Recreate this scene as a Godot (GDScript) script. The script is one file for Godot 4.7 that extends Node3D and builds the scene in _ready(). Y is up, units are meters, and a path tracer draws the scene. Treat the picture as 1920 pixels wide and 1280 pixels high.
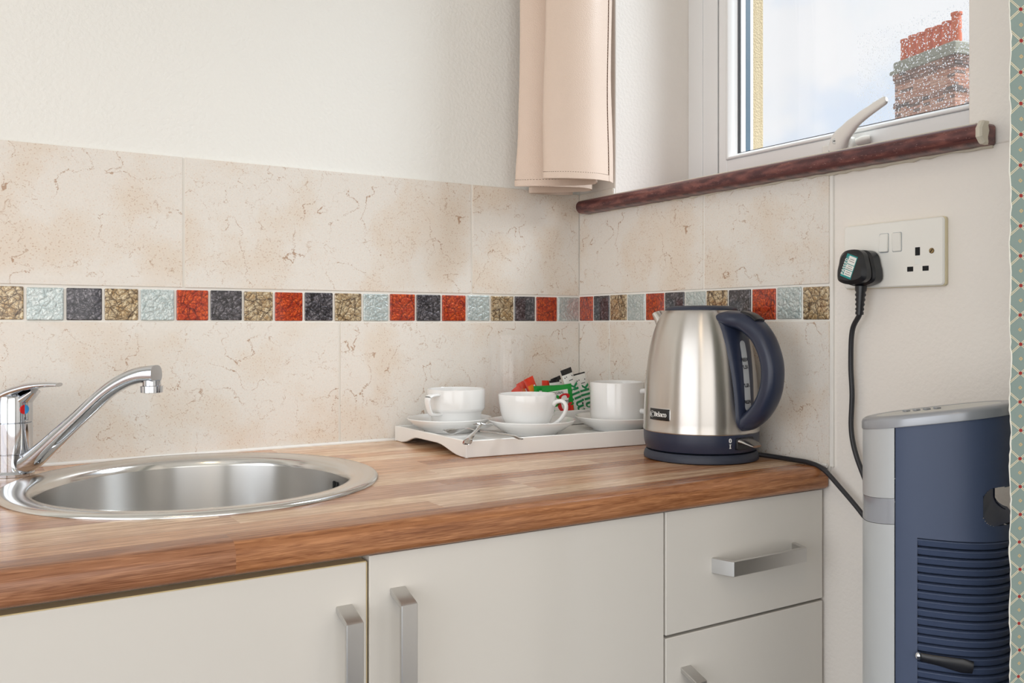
extends Node3D
# A small kitchenette corner: tiled splashback, round sink, kettle, tray of cups, window, tower fan.

const WT := 0.906          # worktop surface
const CAM_RIGHT := Vector3(0.8464, 0, 0.5325)
const CAM_FWD := Vector3(0.5325, 0, -0.8464)

var rng := RandomNumberGenerator.new()
var M := {}                # materials
var taken := {}


# ---------------------------------------------------------------- mesh builder
class MB:
	var v := PackedVector3Array()
	var n := PackedVector3Array()
	var t := PackedVector2Array()
	var c := PackedColorArray()
	var ix := PackedInt32Array()
	var uvo := Vector2.ZERO
	var col := Color.WHITE
	var use_col := false
	var xf := Transform3D.IDENTITY

	func puv(p: Vector3, nn: Vector3) -> Vector2:
		var a := nn.abs()
		if a.y >= a.x and a.y >= a.z:
			return Vector2(p.x, p.z)
		if a.x >= a.z:
			return Vector2(p.z, -p.y)
		return Vector2(p.x, -p.y)

	func vert(p: Vector3, nn: Vector3, uv = null) -> int:
		var q: Vector3 = xf * p
		var m: Vector3 = (xf.basis * nn).normalized()
		v.append(q)
		n.append(m)
		var w: Vector2 = puv(q, m) if uv == null else uv
		t.append(w + uvo)
		if use_col:
			c.append(col)
		return v.size() - 1

	func tri(a: int, b: int, d: int) -> void:
		var g := (v[b] - v[a]).cross(v[d] - v[a])
		if g.dot(n[a] + n[b] + n[d]) > 0.0:
			ix.append_array([a, d, b])
		else:
			ix.append_array([a, b, d])

	func quad(a: int, b: int, d: int, e: int) -> void:
		tri(a, b, d)
		tri(a, d, e)

	func flat_quad(p0: Vector3, p1: Vector3, p2: Vector3, p3: Vector3, nn: Vector3) -> void:
		quad(vert(p0, nn), vert(p1, nn), vert(p2, nn), vert(p3, nn))

	# box with rounded edges
	func box(at: Vector3, size: Vector3, r := 0.0, seg := 2, lerp_uv := false) -> void:
		var h := size * 0.5
		r = minf(r, minf(h.x, minf(h.y, h.z)) * 0.999)
		var inner := h - Vector3(r, r, r)
		var par: Array = []   # pairs (side, offset fraction)
		if r <= 0.0:
			par = [[-1.0, -0.0], [1.0, 0.0]]
		else:
			for k in seg + 1:
				par.append([-1.0, -tan((1.0 - float(k) / seg) * PI / 4)])
			for k in seg + 1:
				par.append([1.0, tan(float(k) / seg * PI / 4)])
		var m := par.size()
		for ax in 3:
			var bx := (ax + 1) % 3
			var cx := (ax + 2) % 3
			for s in [-1.0, 1.0]:
				var base := v.size()
				for i in m:
					for j in m:
						var q := Vector3.ZERO
						var d := Vector3.ZERO
						q[ax] = s * inner[ax]
						d[ax] = s
						q[bx] = par[i][0] * inner[bx]
						d[bx] = par[i][1]
						q[cx] = par[j][0] * inner[cx]
						d[cx] = par[j][1]
						d = d.normalized()
						var face := Vector3.ZERO
						face[ax] = s
						var p := at + q + d * r
						vert(p, d, puv(xf * p, xf.basis * face))
				for i in m - 1:
					for j in m - 1:
						quad(base + i * m + j, base + (i + 1) * m + j, base + (i + 1) * m + j + 1, base + i * m + j + 1)

	# profile of Vector2(r, y), turned about y
	func lathe(prof: Array, seg := 48, at := Vector3.ZERO, hard := 0.6, from := 0.0, to := TAU, uscale := 1.0) -> void:
		var k := prof.size()
		var nor: Array = []
		for i in k - 1:
			var e: Vector2 = prof[i + 1] - prof[i]
			nor.append(Vector2(e.y, -e.x).normalized())
		var along := 0.0
		for i in k - 1:
			var p0: Vector2 = prof[i]
			var p1: Vector2 = prof[i + 1]
			var n0: Vector2 = nor[i]
			var n1: Vector2 = nor[i]
			if i > 0 and absf(nor[i].angle_to(nor[i - 1])) < hard:
				n0 = (nor[i] + nor[i - 1]).normalized()
			if i < k - 2 and absf(nor[i].angle_to(nor[i + 1])) < hard:
				n1 = (nor[i] + nor[i + 1]).normalized()
			var base := v.size()
			var nxt := along + p0.distance_to(p1)
			for s in seg + 1:
				var a := from + (to - from) * s / seg
				var d := Vector3(cos(a), 0, sin(a))
				vert(at + d * p0.x + Vector3(0, p0.y, 0), d * n0.x + Vector3(0, n0.y, 0), Vector2(a * uscale, along))
				vert(at + d * p1.x + Vector3(0, p1.y, 0), d * n1.x + Vector3(0, n1.y, 0), Vector2(a * uscale, nxt))
			for s in seg:
				quad(base + s * 2, base + s * 2 + 1, base + s * 2 + 3, base + s * 2 + 2)
			along = nxt

	# tube along points; rx, ry: half sizes (arrays or floats); up fixes the ry axis
	func tube(pts: Array, rx, ry = null, seg := 14, caps := true, up = null, power := 2.0) -> void:
		var k := pts.size()
		var prev := Vector3.ZERO
		var base := v.size()
		var along := 0.0
		var ends: Array = []
		for i in k:
			var tg: Vector3 = (pts[mini(i + 1, k - 1)] - pts[maxi(i - 1, 0)]).normalized()
			var b: Vector3
			if up != null:
				var uu: Vector3 = up
				b = (uu - tg * uu.dot(tg)).normalized()
			elif i == 0:
				var g := Vector3.UP if absf(tg.y) < 0.9 else Vector3.RIGHT
				b = (g - tg * g.dot(tg)).normalized()
			else:
				b = (prev - tg * prev.dot(tg)).normalized()
			prev = b
			var a := tg.cross(b).normalized()
			var ra: float = rx[i] if rx is Array else rx
			var rb: float = ra if ry == null else (ry[i] if ry is Array else ry)
			if i > 0:
				along += pts[i].distance_to(pts[i - 1])
			var ring: Array = []
			for s in seg + 1:
				var w := TAU * s / seg
				var cs := cos(w)
				var sn := sin(w)
				var ex := signf(cs) * pow(absf(cs), 2.0 / power)
				var ey := signf(sn) * pow(absf(sn), 2.0 / power)
				var nx := signf(cs) * pow(absf(cs), 2.0 - 2.0 / power)
				var ny := signf(sn) * pow(absf(sn), 2.0 - 2.0 / power)
				var p: Vector3 = pts[i] + a * ex * ra + b * ey * rb
				ring.append(p)
				vert(p, a * nx / maxf(ra, 1e-5) + b * ny / maxf(rb, 1e-5), Vector2(w * (ra + rb) * 0.5, along))
			if i == 0 or i == k - 1:
				ends.append([pts[i], tg * (-1.0 if i == 0 else 1.0), ring])
		for i in k - 1:
			for s in seg:
				var o := base + i * (seg + 1) + s
				quad(o, o + 1, o + seg + 2, o + seg + 1)
		if caps:
			for e in ends:
				var m := vert(e[0], e[1])
				var first := v.size()
				for p in e[2]:
					vert(p, e[1])
				for s in seg:
					tri(m, first + s, first + s + 1)

	# surface from a function(u index, v index) -> Vector3; out: a function giving a rough outward direction, or null
	func grid(fn: Callable, nu: int, nv: int, outward = null, wrap_u := false, uvfn = null) -> void:
		var p: Array = []
		for i in nu + 1:
			for j in nv + 1:
				p.append(fn.call(i, j))
		var w := nv + 1
		var base := v.size()
		for i in nu + 1:
			for j in nv + 1:
				var i0 := i - 1
				var i1 := i + 1
				if wrap_u:
					i0 = nu - 1 if i == 0 else i0
					i1 = 1 if i == nu else i1
				i0 = maxi(i0, 0)
				i1 = mini(i1, nu)
				var du: Vector3 = p[i1 * w + j] - p[i0 * w + j]
				var dv: Vector3 = p[i * w + mini(j + 1, nv)] - p[i * w + maxi(j - 1, 0)]
				var nn := du.cross(dv).normalized()
				if nn == Vector3.ZERO:
					nn = Vector3.UP
				if outward != null:
					var o: Vector3 = outward.call(p[i * w + j]) if outward is Callable else outward
					if nn.dot(o) < 0.0:
						nn = -nn
				var uv = uvfn.call(i, j) if uvfn != null else null
				vert(p[i * w + j], nn, uv)
		for i in nu:
			for j in nv:
				var o := base + i * w + j
				quad(o, o + w, o + w + 1, o + 1)

	# outline in the xy plane (counter-clockwise or not), pushed along z from z0 to z1
	func prism(outline: PackedVector2Array, z0: float, z1: float, bevel := 0.0, hard := 0.5) -> void:
		var pl := outline
		if Geometry2D.is_polygon_clockwise(pl):
			pl.reverse()
		var k := pl.size()
		var en: Array = []
		for i in k:
			var e := pl[(i + 1) % k] - pl[i]
			en.append(Vector2(e.y, -e.x).normalized())
		var inset := PackedVector2Array()
		for i in k:
			var a: Vector2 = en[(i + k - 1) % k]
			var b: Vector2 = en[i]
			var m := (a + b).normalized()
			inset.append(pl[i] - m * bevel / maxf(m.dot(b), 0.4))
		var idx := Geometry2D.triangulate_polygon(inset)
		for side in [[z0, -1.0], [z1, 1.0]]:
			var base := v.size()
			for q in inset:
				vert(Vector3(q.x, q.y, side[0]), Vector3(0, 0, side[1]))
			for i in idx.size() / 3:
				tri(base + idx[i * 3], base + idx[i * 3 + 1], base + idx[i * 3 + 2])
		var rows: Array = [[z0, inset, -1.0], [z0 + bevel, pl, 0.0], [z1 - bevel, pl, 0.0], [z1, inset, 1.0]]
		if bevel <= 0.0:
			rows = [[z0, pl, 0.0], [z1, pl, 0.0]]
		for r in rows.size() - 1:
			var A: Array = rows[r]
			var B: Array = rows[r + 1]
			for i in k:
				var j := (i + 1) % k
				var ni: Vector2 = en[i]
				var nj: Vector2 = en[i]
				if absf(en[i].angle_to(en[(i + k - 1) % k])) < hard:
					ni = (en[i] + en[(i + k - 1) % k]).normalized()
				if absf(en[i].angle_to(en[j])) < hard:
					nj = (en[i] + en[j]).normalized()
				var zz: float = 0.0
				if r == 0 and bevel > 0.0:
					zz = -1.0
				elif r == 2:
					zz = 1.0
				quad(vert(Vector3(A[1][i].x, A[1][i].y, A[0]), Vector3(ni.x, ni.y, zz)), vert(Vector3(A[1][j].x, A[1][j].y, A[0]), Vector3(nj.x, nj.y, zz)),
					vert(Vector3(B[1][j].x, B[1][j].y, B[0]), Vector3(nj.x, nj.y, zz)), vert(Vector3(B[1][i].x, B[1][i].y, B[0]), Vector3(ni.x, ni.y, zz)))

	func ball(at: Vector3, r: Vector3, seg := 16, rings := 10) -> void:
		grid(func(i, j):
			var a = TAU * i / seg
			var b = PI * j / rings
			return at + Vector3(cos(a) * sin(b) * r.x, cos(b) * r.y, sin(a) * sin(b) * r.z), seg, rings, func(p): return p - at, true)

	func mesh() -> ArrayMesh:
		var a := []
		a.resize(Mesh.ARRAY_MAX)
		a[Mesh.ARRAY_VERTEX] = v
		a[Mesh.ARRAY_NORMAL] = n
		a[Mesh.ARRAY_TEX_UV] = t
		if use_col:
			a[Mesh.ARRAY_COLOR] = c
		a[Mesh.ARRAY_INDEX] = ix
		var m := ArrayMesh.new()
		m.add_surface_from_arrays(Mesh.PRIMITIVE_TRIANGLES, a)
		var st := SurfaceTool.new()
		st.create_from(m, 0)
		st.generate_tangents()
		return st.commit()


func mb(xf := Transform3D.IDENTITY, uvo := Vector2.ZERO) -> MB:
	var b := MB.new()
	b.xf = xf
	b.uvo = uvo
	return b


# ---------------------------------------------------------------- scene tree helpers
func numbered(called: String) -> String:
	if not taken.has(called):
		taken[called] = 0
		return called
	taken[called] += 1
	return "%s_%03d" % [called, taken[called]]


func describe(o: Node3D, label: String, category: String, group := "", kind := "") -> void:
	if label:
		o.set_meta("label", label)
	if category:
		o.set_meta("category", category)
	if group:
		o.set_meta("group", group)
	if kind:
		o.set_meta("kind", kind)


func thing(called: String, label: String, category: String, at := Vector3.ZERO, group := "", kind := "") -> Node3D:
	var o := Node3D.new()
	o.name = numbered(called)
	add_child(o)
	o.position = at
	describe(o, label, category, group, kind)
	return o


# parts are modelled in world coordinates; they are moved into the frame of their parent
func part(called: String, b, mat: Material, parent: Node3D, label := "") -> MeshInstance3D:
	var o := MeshInstance3D.new()
	o.name = called if parent != self else numbered(called)
	o.mesh = b.mesh() if b is MB else b
	o.material_override = mat
	parent.add_child(o, true)
	var off := Vector3.ZERO
	var up: Node = parent
	while up != self and up is Node3D:
		off += up.position
		up = up.get_parent()
	o.position = -off
	if label:
		o.set_meta("label", label)
	return o


func letters(called: String, text: String, size: float, mat: Material, xf: Transform3D, parent: Node3D, font := "Droid Sans", bold := false, depth := 0.0004) -> MeshInstance3D:
	var f := SystemFont.new()
	f.font_names = PackedStringArray([font])
	f.font_weight = 700 if bold else 400
	var tm := TextMesh.new()
	tm.font = f
	tm.text = text
	tm.font_size = 64
	tm.pixel_size = size / 64.0
	tm.depth = depth
	tm.curve_step = 2.0
	var o := MeshInstance3D.new()
	o.name = called
	o.mesh = tm
	o.material_override = mat
	parent.add_child(o, true)
	var off := Vector3.ZERO
	var up: Node = parent
	while up != self and up is Node3D:
		off += up.position
		up = up.get_parent()
	o.transform = Transform3D(xf.basis, xf.origin - off)
	return o


func frame_z(origin: Vector3, x: Vector3, y: Vector3) -> Transform3D:
	var xx := x.normalized()
	var yy := (y - xx * y.dot(xx)).normalized()
	return Transform3D(Basis(xx, yy, xx.cross(yy)), origin)


func smooth_path(pts: Array, per := 6) -> Array:
	var out: Array = []
	var k := pts.size()
	for i in k - 1:
		var p0: Vector3 = pts[maxi(i - 1, 0)]
		var p1: Vector3 = pts[i]
		var p2: Vector3 = pts[i + 1]
		var p3: Vector3 = pts[mini(i + 2, k - 1)]
		for s in per:
			out.append(p1.cubic_interpolate(p2, p0, p3, float(s) / per))
	out.append(pts[k - 1])
	return out


func lerp_list(list: Array, count: int) -> Array:
	var out: Array = []
	for i in count:
		var f := float(i) / (count - 1) * (list.size() - 1)
		var a := mini(int(f), list.size() - 2)
		out.append(lerpf(list[a], list[a + 1], smoothstep(0.0, 1.0, f - a)))
	return out


# ---------------------------------------------------------------- textures
func noise(sd: int, freq: float, type := FastNoiseLite.TYPE_SIMPLEX_SMOOTH, oct := 4, warp := 0.0) -> FastNoiseLite:
	var f := FastNoiseLite.new()
	f.seed = sd
	f.noise_type = type
	f.frequency = freq
	f.fractal_type = FastNoiseLite.FRACTAL_FBM if oct > 1 else FastNoiseLite.FRACTAL_NONE
	f.fractal_octaves = oct
	if warp > 0.0:
		f.domain_warp_enabled = true
		f.domain_warp_amplitude = warp
		f.domain_warp_frequency = freq * 0.8
		f.domain_warp_fractal_type = FastNoiseLite.DOMAIN_WARP_FRACTAL_PROGRESSIVE
		f.domain_warp_fractal_octaves = 3
	return f


func bytes(f: FastNoiseLite, w: int, h: int) -> PackedByteArray:
	var im := f.get_seamless_image(w, h, false, false, 0.1, true)
	im.convert(Image.FORMAT_L8)
	return im.get_data()


func tex(im: Image) -> ImageTexture:
	im.generate_mipmaps()
	return ImageTexture.create_from_image(im)


func grey_tex(f: FastNoiseLite, w: int, h: int) -> ImageTexture:
	return tex(f.get_seamless_image(w, h, false, false, 0.1, true))


func bump_tex(f: FastNoiseLite, w: int, h: int, strength: float) -> ImageTexture:
	var im := f.get_seamless_image(w, h, false, false, 0.1, true)
	im.convert(Image.FORMAT_RGBA8)
	im.bump_map_to_normal_map(strength)
	return tex(im)


func marble_texture(sd: int) -> ImageTexture:
	var s := 1024
	var blotch := bytes(noise(sd, 0.004, FastNoiseLite.TYPE_SIMPLEX_SMOOTH, 4, 40.0), s, s)
	var fine := bytes(noise(sd + 1, 0.09, FastNoiseLite.TYPE_SIMPLEX, 3), s, s)
	var vein := bytes(noise(sd + 2, 0.0042, FastNoiseLite.TYPE_SIMPLEX_SMOOTH, 3, 70.0), s, s)
	var where := bytes(noise(sd + 3, 0.006, FastNoiseLite.TYPE_SIMPLEX_SMOOTH, 3), s, s)
	var thin := bytes(noise(sd + 4, 0.012, FastNoiseLite.TYPE_SIMPLEX_SMOOTH, 3, 40.0), s, s)
	var out := PackedByteArray()
	out.resize(s * s * 3)
	for i in s * s:
		var b := blotch[i] / 255.0
		var k := clampf((b - 0.42) / 0.4, 0.0, 1.0)
		var r := lerpf(231.0, 227.0, k)
		var g := lerpf(225.0, 215.0, k)
		var bl := lerpf(217.0, 201.0, k)
		var w := where[i] / 255.0
		var v := absf(vein[i] / 255.0 - 0.5)
		var a := clampf(1.0 - v / 0.006, 0.0, 1.0) * clampf((w - 0.42) / 0.16, 0.0, 1.0) * 0.85
		var v2 := absf(thin[i] / 255.0 - 0.47)
		a = maxf(a, clampf(1.0 - v2 / 0.007, 0.0, 1.0) * clampf((0.54 - w) / 0.14, 0.0, 1.0) * 0.62)
		var fn := fine[i] / 255.0
		a = maxf(a, clampf((fn - 0.72) / 0.10, 0.0, 1.0) * 0.3 * (0.4 + 0.6 * k))
		var lift := (fn - 0.5) * 9.0
		out[i * 3] = int(clampf(lerpf(r, 150.0, a) + lift, 0, 255))
		out[i * 3 + 1] = int(clampf(lerpf(g, 108.0, a) + lift, 0, 255))
		out[i * 3 + 2] = int(clampf(lerpf(bl, 78.0, a) + lift, 0, 255))
	return tex(Image.create_from_data(s, s, false, Image.FORMAT_RGB8, out))


func wood_texture() -> ImageTexture:
	var s := 1024
	var a := bytes(noise(50, 0.012, FastNoiseLite.TYPE_SIMPLEX_SMOOTH, 5, 30.0), s, s)
	var b := bytes(noise(51, 0.05, FastNoiseLite.TYPE_SIMPLEX, 3), s, s)
	var c := bytes(noise(52, 0.005, FastNoiseLite.TYPE_SIMPLEX_SMOOTH, 3, 60.0), s, s)
	var out := PackedByteArray()
	out.resize(s * s * 3)
	for i in s * s:
		var ring := 0.5 + 0.5 * sin(c[i] / 255.0 * 60.0 + a[i] / 255.0 * 5.0)
		var k := clampf(0.30 * ring + 0.9 * (a[i] / 255.0 - 0.5) + 0.3 + 0.55 * (b[i] / 255.0 - 0.5), 0.0, 1.0)
		out[i * 3] = int(lerpf(255.0, 168.0, k))
		out[i * 3 + 1] = int(lerpf(252.0, 146.0, k))
		out[i * 3 + 2] = int(lerpf(248.0, 130.0, k))
	return tex(Image.create_from_data(s, s, false, Image.FORMAT_RGB8, out))


# crackled foil under glass: ramp of two colours and a dark line colour
func foil_textures() -> Dictionary:
	var s := 512
	var cell := noise(70, 0.021, FastNoiseLite.TYPE_CELLULAR, 1, 22.0)
	cell.cellular_return_type = FastNoiseLite.RETURN_DISTANCE2_SUB
	var edge := bytes(cell, s, s)
	var big := noise(73, 0.008, FastNoiseLite.TYPE_CELLULAR, 1, 50.0)
	big.cellular_return_type = FastNoiseLite.RETURN_DISTANCE2_SUB
	var broad := bytes(big, s, s)
	var fine := bytes(noise(71, 0.036, FastNoiseLite.TYPE_SIMPLEX_SMOOTH, 2, 12.0), s, s)
	var blob := bytes(noise(72, 0.01, FastNoiseLite.TYPE_SIMPLEX_SMOOTH, 3), s, s)
	var sets := {
		"gold": [Color8(218, 202, 170), Color8(168, 136, 92), Color8(50, 34, 20), 0.9, 0.45],
		"silver": [Color8(216, 224, 223), Color8(186, 199, 199), Color8(130, 148, 150), 0.5, 0.45],
		"charcoal": [Color8(132, 128, 134), Color8(48, 45, 52), Color8(12, 11, 14), 0.9, 0.75],
		"red": [Color8(222, 92, 30), Color8(166, 40, 12), Color8(70, 10, 6), 0.75, 0.5],
	}
	var res := {}
	for key in sets:
		var d: Array = sets[key]
		var out := PackedByteArray()
		out.resize(s * s * 3)
		for i in s * s:
			var f := fine[i] / 255.0
			var line := maxf(clampf(1.0 - (edge[i] / 255.0) / 0.12, 0.0, 1.0) * 0.8, clampf(1.0 - (broad[i] / 255.0) / 0.07, 0.0, 1.0))
			var k := clampf((f - 0.3) * 1.8 * 0.6 + (blob[i] / 255.0 - 0.3) * 0.9, 0.0, 1.0)
			var worm := clampf(1.0 - absf(f - 0.5) / 0.09, 0.0, 1.0)
			var col: Color = d[0].lerp(d[1], k).lerp(d[2], maxf(line * d[3], worm * d[4]))
			out[i * 3] = col.r8
			out[i * 3 + 1] = col.g8
			out[i * 3 + 2] = col.b8
		res[key] = tex(Image.create_from_data(s, s, false, Image.FORMAT_RGB8, out))
	var hi := PackedByteArray()
	hi.resize(s * s)
	for i in s * s:
		hi[i] = int(clampf(fine[i] * 0.55 + minf(edge[i] * 1.2, 110.0), 0, 255))
	var im := Image.create_from_data(s, s, false, Image.FORMAT_L8, hi)
	im.convert(Image.FORMAT_RGBA8)
	im.bump_map_to_normal_map(8.0)
	res["normal"] = tex(im)
	return res


# woven diamond lattice of the patterned curtain: one repeat
func lattice_texture() -> ImageTexture:
	var w := 160
	var h := 144
	var im := Image.create(w, h, false, Image.FORMAT_RGB8)
	for y in h:
		for x in w:
			var u := float(x) / w
			var q := float(y) / h
			var c := Color8(140, 158, 152)
			var weave := 0.94 + 0.06 * sin(x * 2.1) * sin(y * 2.3)
			c = c * weave
			for sg in [1.0, -1.0]:
				var d := fposmod(u + sg * q, 1.0)
				d = minf(d, 1.0 - d)
				if (d > 0.016 and d < 0.044):
					c = Color8(226, 212, 178)
			for o in [[0.0, 0.0], [1.0, 0.0], [0.0, 1.0], [1.0, 1.0], [0.5, 0.5]]:
				var dx := absf(u - o[0]) * 1.1
				var dy := absf(q - o[1])
				if dx * dx + dy * dy < 0.0038:
					c = Color8(150, 40, 36)
			for o in [[0.5, 0.0], [0.5, 1.0], [0.0, 0.5], [1.0, 0.5]]:
				var m := absf(u - o[0]) * 1.2 + absf(q - o[1])
				if m < 0.075 and m > 0.025:
					c = Color8(196, 168, 122)
			im.set_pixel(x, y, c)
	return tex(im)


func sky_texture() -> ImageTexture:
	var w := 1024
	var h := 512
	var f := noise(9, 1.6, FastNoiseLite.TYPE_SIMPLEX_SMOOTH, 5, 0.25)
	var out := PackedByteArray()
	out.resize(w * h * 3)
	for y in h:
		var el := PI * 0.5 - PI * (y + 0.5) / h
		for x in w:
			var i := (y * w + x) * 3
			if el < -0.1:
				out[i] = 196
				out[i + 1] = 198
				out[i + 2] = 198
				continue
			var az := TAU * (x + 0.5) / w
			var d := Vector3(cos(el) * cos(az), sin(el) * 1.5, cos(el) * sin(az))
			var k := clampf((f.get_noise_3dv(d * 1.5) + 0.22) / 0.42, 0.0, 1.0)
			k = k * k * (3.0 - 2.0 * k)
			out[i] = int(lerpf(219.0, 246.0, k))
			out[i + 1] = int(lerpf(232.0, 248.0, k))
			out[i + 2] = int(lerpf(249.0, 251.0, k))
	return ImageTexture.create_from_image(Image.create_from_data(w, h, false, Image.FORMAT_RGB8, out))


func mat(called: String, col: Color, rough := 0.6, metal := 0.0) -> StandardMaterial3D:
	var m := StandardMaterial3D.new()
	m.resource_name = called
	m.albedo_color = col
	m.roughness = rough
	m.metallic = metal
	M[called] = m
	return m


func materials() -> void:
	var orange_peel := bump_tex(noise(3, 0.045, FastNoiseLite.TYPE_SIMPLEX_SMOOTH, 3), 512, 512, 6.0)
	var m := mat("plaster", Color8(239, 238, 233), 0.55)
	m.normal_enabled = true
	m.normal_texture = orange_peel
	m.normal_scale = 0.25
	m.uv1_triplanar = true
	m.uv1_world_triplanar = true
	m.uv1_scale = Vector3.ONE * 5.0
	m = m.duplicate()
	m.resource_name = "plaster_pink"
	m.albedo_color = Color8(240, 234, 227)
	m.normal_scale = 0.18
	M["plaster_pink"] = m
	mat("grout", Color8(240, 237, 231), 0.9)
	for k in 2:
		m = mat("marble%d" % k, Color.WHITE, 0.32)
		m.albedo_texture = marble_texture(100 + k * 20)
		m.uv1_scale = Vector3.ONE / 0.62
		m.metallic_specular = 0.4
	var foil := foil_textures()
	for key in ["gold", "silver", "charcoal", "red"]:
		m = mat("foil_" + key, Color.WHITE, 0.38, 0.55)
		m.albedo_texture = foil[key]
		m.normal_enabled = true
		m.normal_texture = foil["normal"]
		m.normal_scale = 0.7
		m.uv1_scale = Vector3.ONE / 0.105
		m.clearcoat_enabled = true
		m.clearcoat = 0.9
		m.clearcoat_roughness = 0.06
	var wood := wood_texture()
	var tones := [Color8(240, 204, 172), Color8(192, 136, 94), Color8(252, 222, 190), Color8(180, 130, 98), Color8(230, 184, 146), Color8(214, 170, 142)]
	for k in tones.size():
		m = mat("wood%d" % k, tones[k], 0.24)
		m.albedo_texture = wood
		m.uv1_scale = Vector3(1.0 / 2.2, 1.0 / 0.085, 1)
		m.metallic_specular = 0.5
	mat("cabinet", Color8(222, 218, 211), 0.14)
	mat("cabinet_edge", Color8(206, 186, 140), 0.4)
	mat("carcass", Color8(222, 216, 204), 0.6)
	mat("plinth", Color8(150, 130, 110), 0.6)
	m = mat("steel", Color8(208, 204, 199), 0.3, 1.0)
	m.anisotropy_enabled = true
	m.anisotropy = -0.92
	m = mat("sink_steel", Color8(205, 204, 202), 0.3, 1.0)
	m.anisotropy_enabled = true
	m.anisotropy = -0.92
	mat("rim_steel", Color8(214, 213, 210), 0.16, 1.0)
	mat("chrome", Color8(204, 207, 212), 0.05, 1.0)
	m = mat("handle_steel", Color8(206, 205, 203), 0.3, 1.0)
	mat("cutlery", Color8(205, 205, 205), 0.1, 1.0)
	m = mat("china", Color8(240, 240, 239), 0.12)
	m.clearcoat_enabled = true
	m.clearcoat = 0.5
	m.clearcoat_roughness = 0.04
	mat("tray_white", Color8(247, 246, 243), 0.3)
	mat("upvc", Color8(240, 240, 239), 0.25)
	mat("gasket", Color8(38, 38, 40), 0.6)
	mat("spacer_bar", Color8(225, 228, 230), 0.35, 0.3)
	mat("seal_blue", Color8(62, 88, 104), 0.4)
	m = mat("pane", Color(0.95, 0.98, 1.0, 0.03), 0.0)
	m.transparency = BaseMaterial3D.TRANSPARENCY_ALPHA
	m = mat("drinking_glass", Color(0.98, 0.98, 0.98, 0.03), 0.0)
	m.metallic_specular = 0.32
	m.transparency = BaseMaterial3D.TRANSPARENCY_ALPHA
	m = mat("drop", Color(1, 1, 1, 0.0), 0.0)
	m.refraction_enabled = true
	m.refraction_scale = 0.033
	m = mat("sill_wood", Color.WHITE, 0.35)
	m.albedo_texture = sill_texture()
	m.uv1_scale = Vector3(1.0 / 1.0, 1.0 / 0.09, 1)
	mat("filler", Color8(214, 206, 190), 0.8)
	mat("render_yellow", Color8(176, 156, 118), 0.9)
	m = M["render_yellow"]
	m.normal_enabled = true
	m.normal_texture = orange_peel
	m.normal_scale = 1.0
	m.uv1_triplanar = true
	m.uv1_scale = Vector3.ONE * 8.0
	mat("navy", Color8(40, 47, 68), 0.34)
	mat("navy_matt", Color8(46, 52, 68), 0.5)
	mat("black_plastic", Color8(26, 27, 32), 0.3)
	mat("dark_gap", Color8(20, 20, 22), 0.8)
	mat("gauge", Color8(176, 180, 184), 0.2)
	mat("print_dark", Color8(40, 42, 46), 0.6)
	mat("print_white", Color8(232, 232, 230), 0.5)
	mat("badge_black", Color8(22, 22, 24), 0.25)
	mat("cable", Color8(44, 44, 48), 0.45)
	mat("switch_white", Color8(240, 238, 232), 0.22)
	mat("aged_white", Color8(222, 210, 176), 0.4)
	mat("brass", Color8(150, 128, 92), 0.35, 0.9)
	mat("fan_silver", Color8(192, 196, 199), 0.38, 0.25)
	mat("fan_silver_dark", Color8(158, 161, 167), 0.28, 0.3)
	mat("fan_gloss", Color8(160, 163, 171), 0.1, 0.3)
	mat("fan_navy", Color8(64, 76, 102), 0.5)
	mat("fan_inside", Color8(26, 30, 40), 0.7)
	mat("fan_panel", Color8(206, 206, 202), 0.4)
	var weave := bump_tex(noise(31, 0.16, FastNoiseLite.TYPE_SIMPLEX, 2), 256, 256, 3.0)
	m = mat("satin", Color8(222, 200, 183), 0.4)
	m.normal_enabled = true
	m.normal_texture = weave
	m.normal_scale = 0.2
	m.uv1_scale = Vector3.ONE * 12.0
	m.rim_enabled = true
	m.rim = 0.35
	m.rim_tint = 0.4
	m.backlight_enabled = true
	m.backlight = Color(0.25, 0.21, 0.18)
	mat("stitch", Color8(128, 104, 86), 0.8)
	m = mat("lattice", Color.WHITE, 0.75)
	m.albedo_texture = lattice_texture()
	m.uv1_scale = Vector3(1.0 / 0.0285, 1.0 / 0.0253, 1)
	mat("fringe", Color8(232, 230, 220), 0.9)
	mat("silicone", Color8(238, 236, 232), 0.35)
	mat("sachet_white", Color8(236, 236, 232), 0.3)
	mat("sachet_green", Color8(22, 150, 58), 0.3)
	mat("ink_green", Color8(24, 138, 84), 0.4)
	mat("ink_red", Color8(206, 34, 38), 0.4)
	mat("sachet_red", Color8(226, 62, 36), 0.28)
	mat("ink_orange", Color8(244, 140, 40), 0.4)
	mat("ink_brown", Color8(92, 40, 28), 0.4)
	mat("sachet_black", Color8(30, 30, 32), 0.3)
	mat("dot_red", Color8(214, 20, 28), 0.2)
	mat("dot_blue", Color8(60, 150, 214), 0.2)
	mat("sticker_teal", Color8(20, 140, 138), 0.4)
	m = mat("brick", Color.WHITE, 0.9)
	m.vertex_color_use_as_albedo = true
	mat("mortar", Color8(150, 132, 120), 0.95)
	mat("stone_cap", Color8(150, 148, 132), 0.95)
	mat("terracotta", Color8(206, 100, 60), 0.8)
	mat("roof_slate", Color8(96, 98, 104), 0.8)
	mat("carpet", Color8(64, 68, 82), 0.95)
	mat("ceiling_white", Color8(236, 234, 230), 0.9)
	m = mat("lamp_glow", Color8(250, 244, 232), 0.5)
	m.emission_enabled = true
	m.emission = Color(1.0, 0.93, 0.82)
	m.emission_energy_multiplier = 2.0


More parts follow.
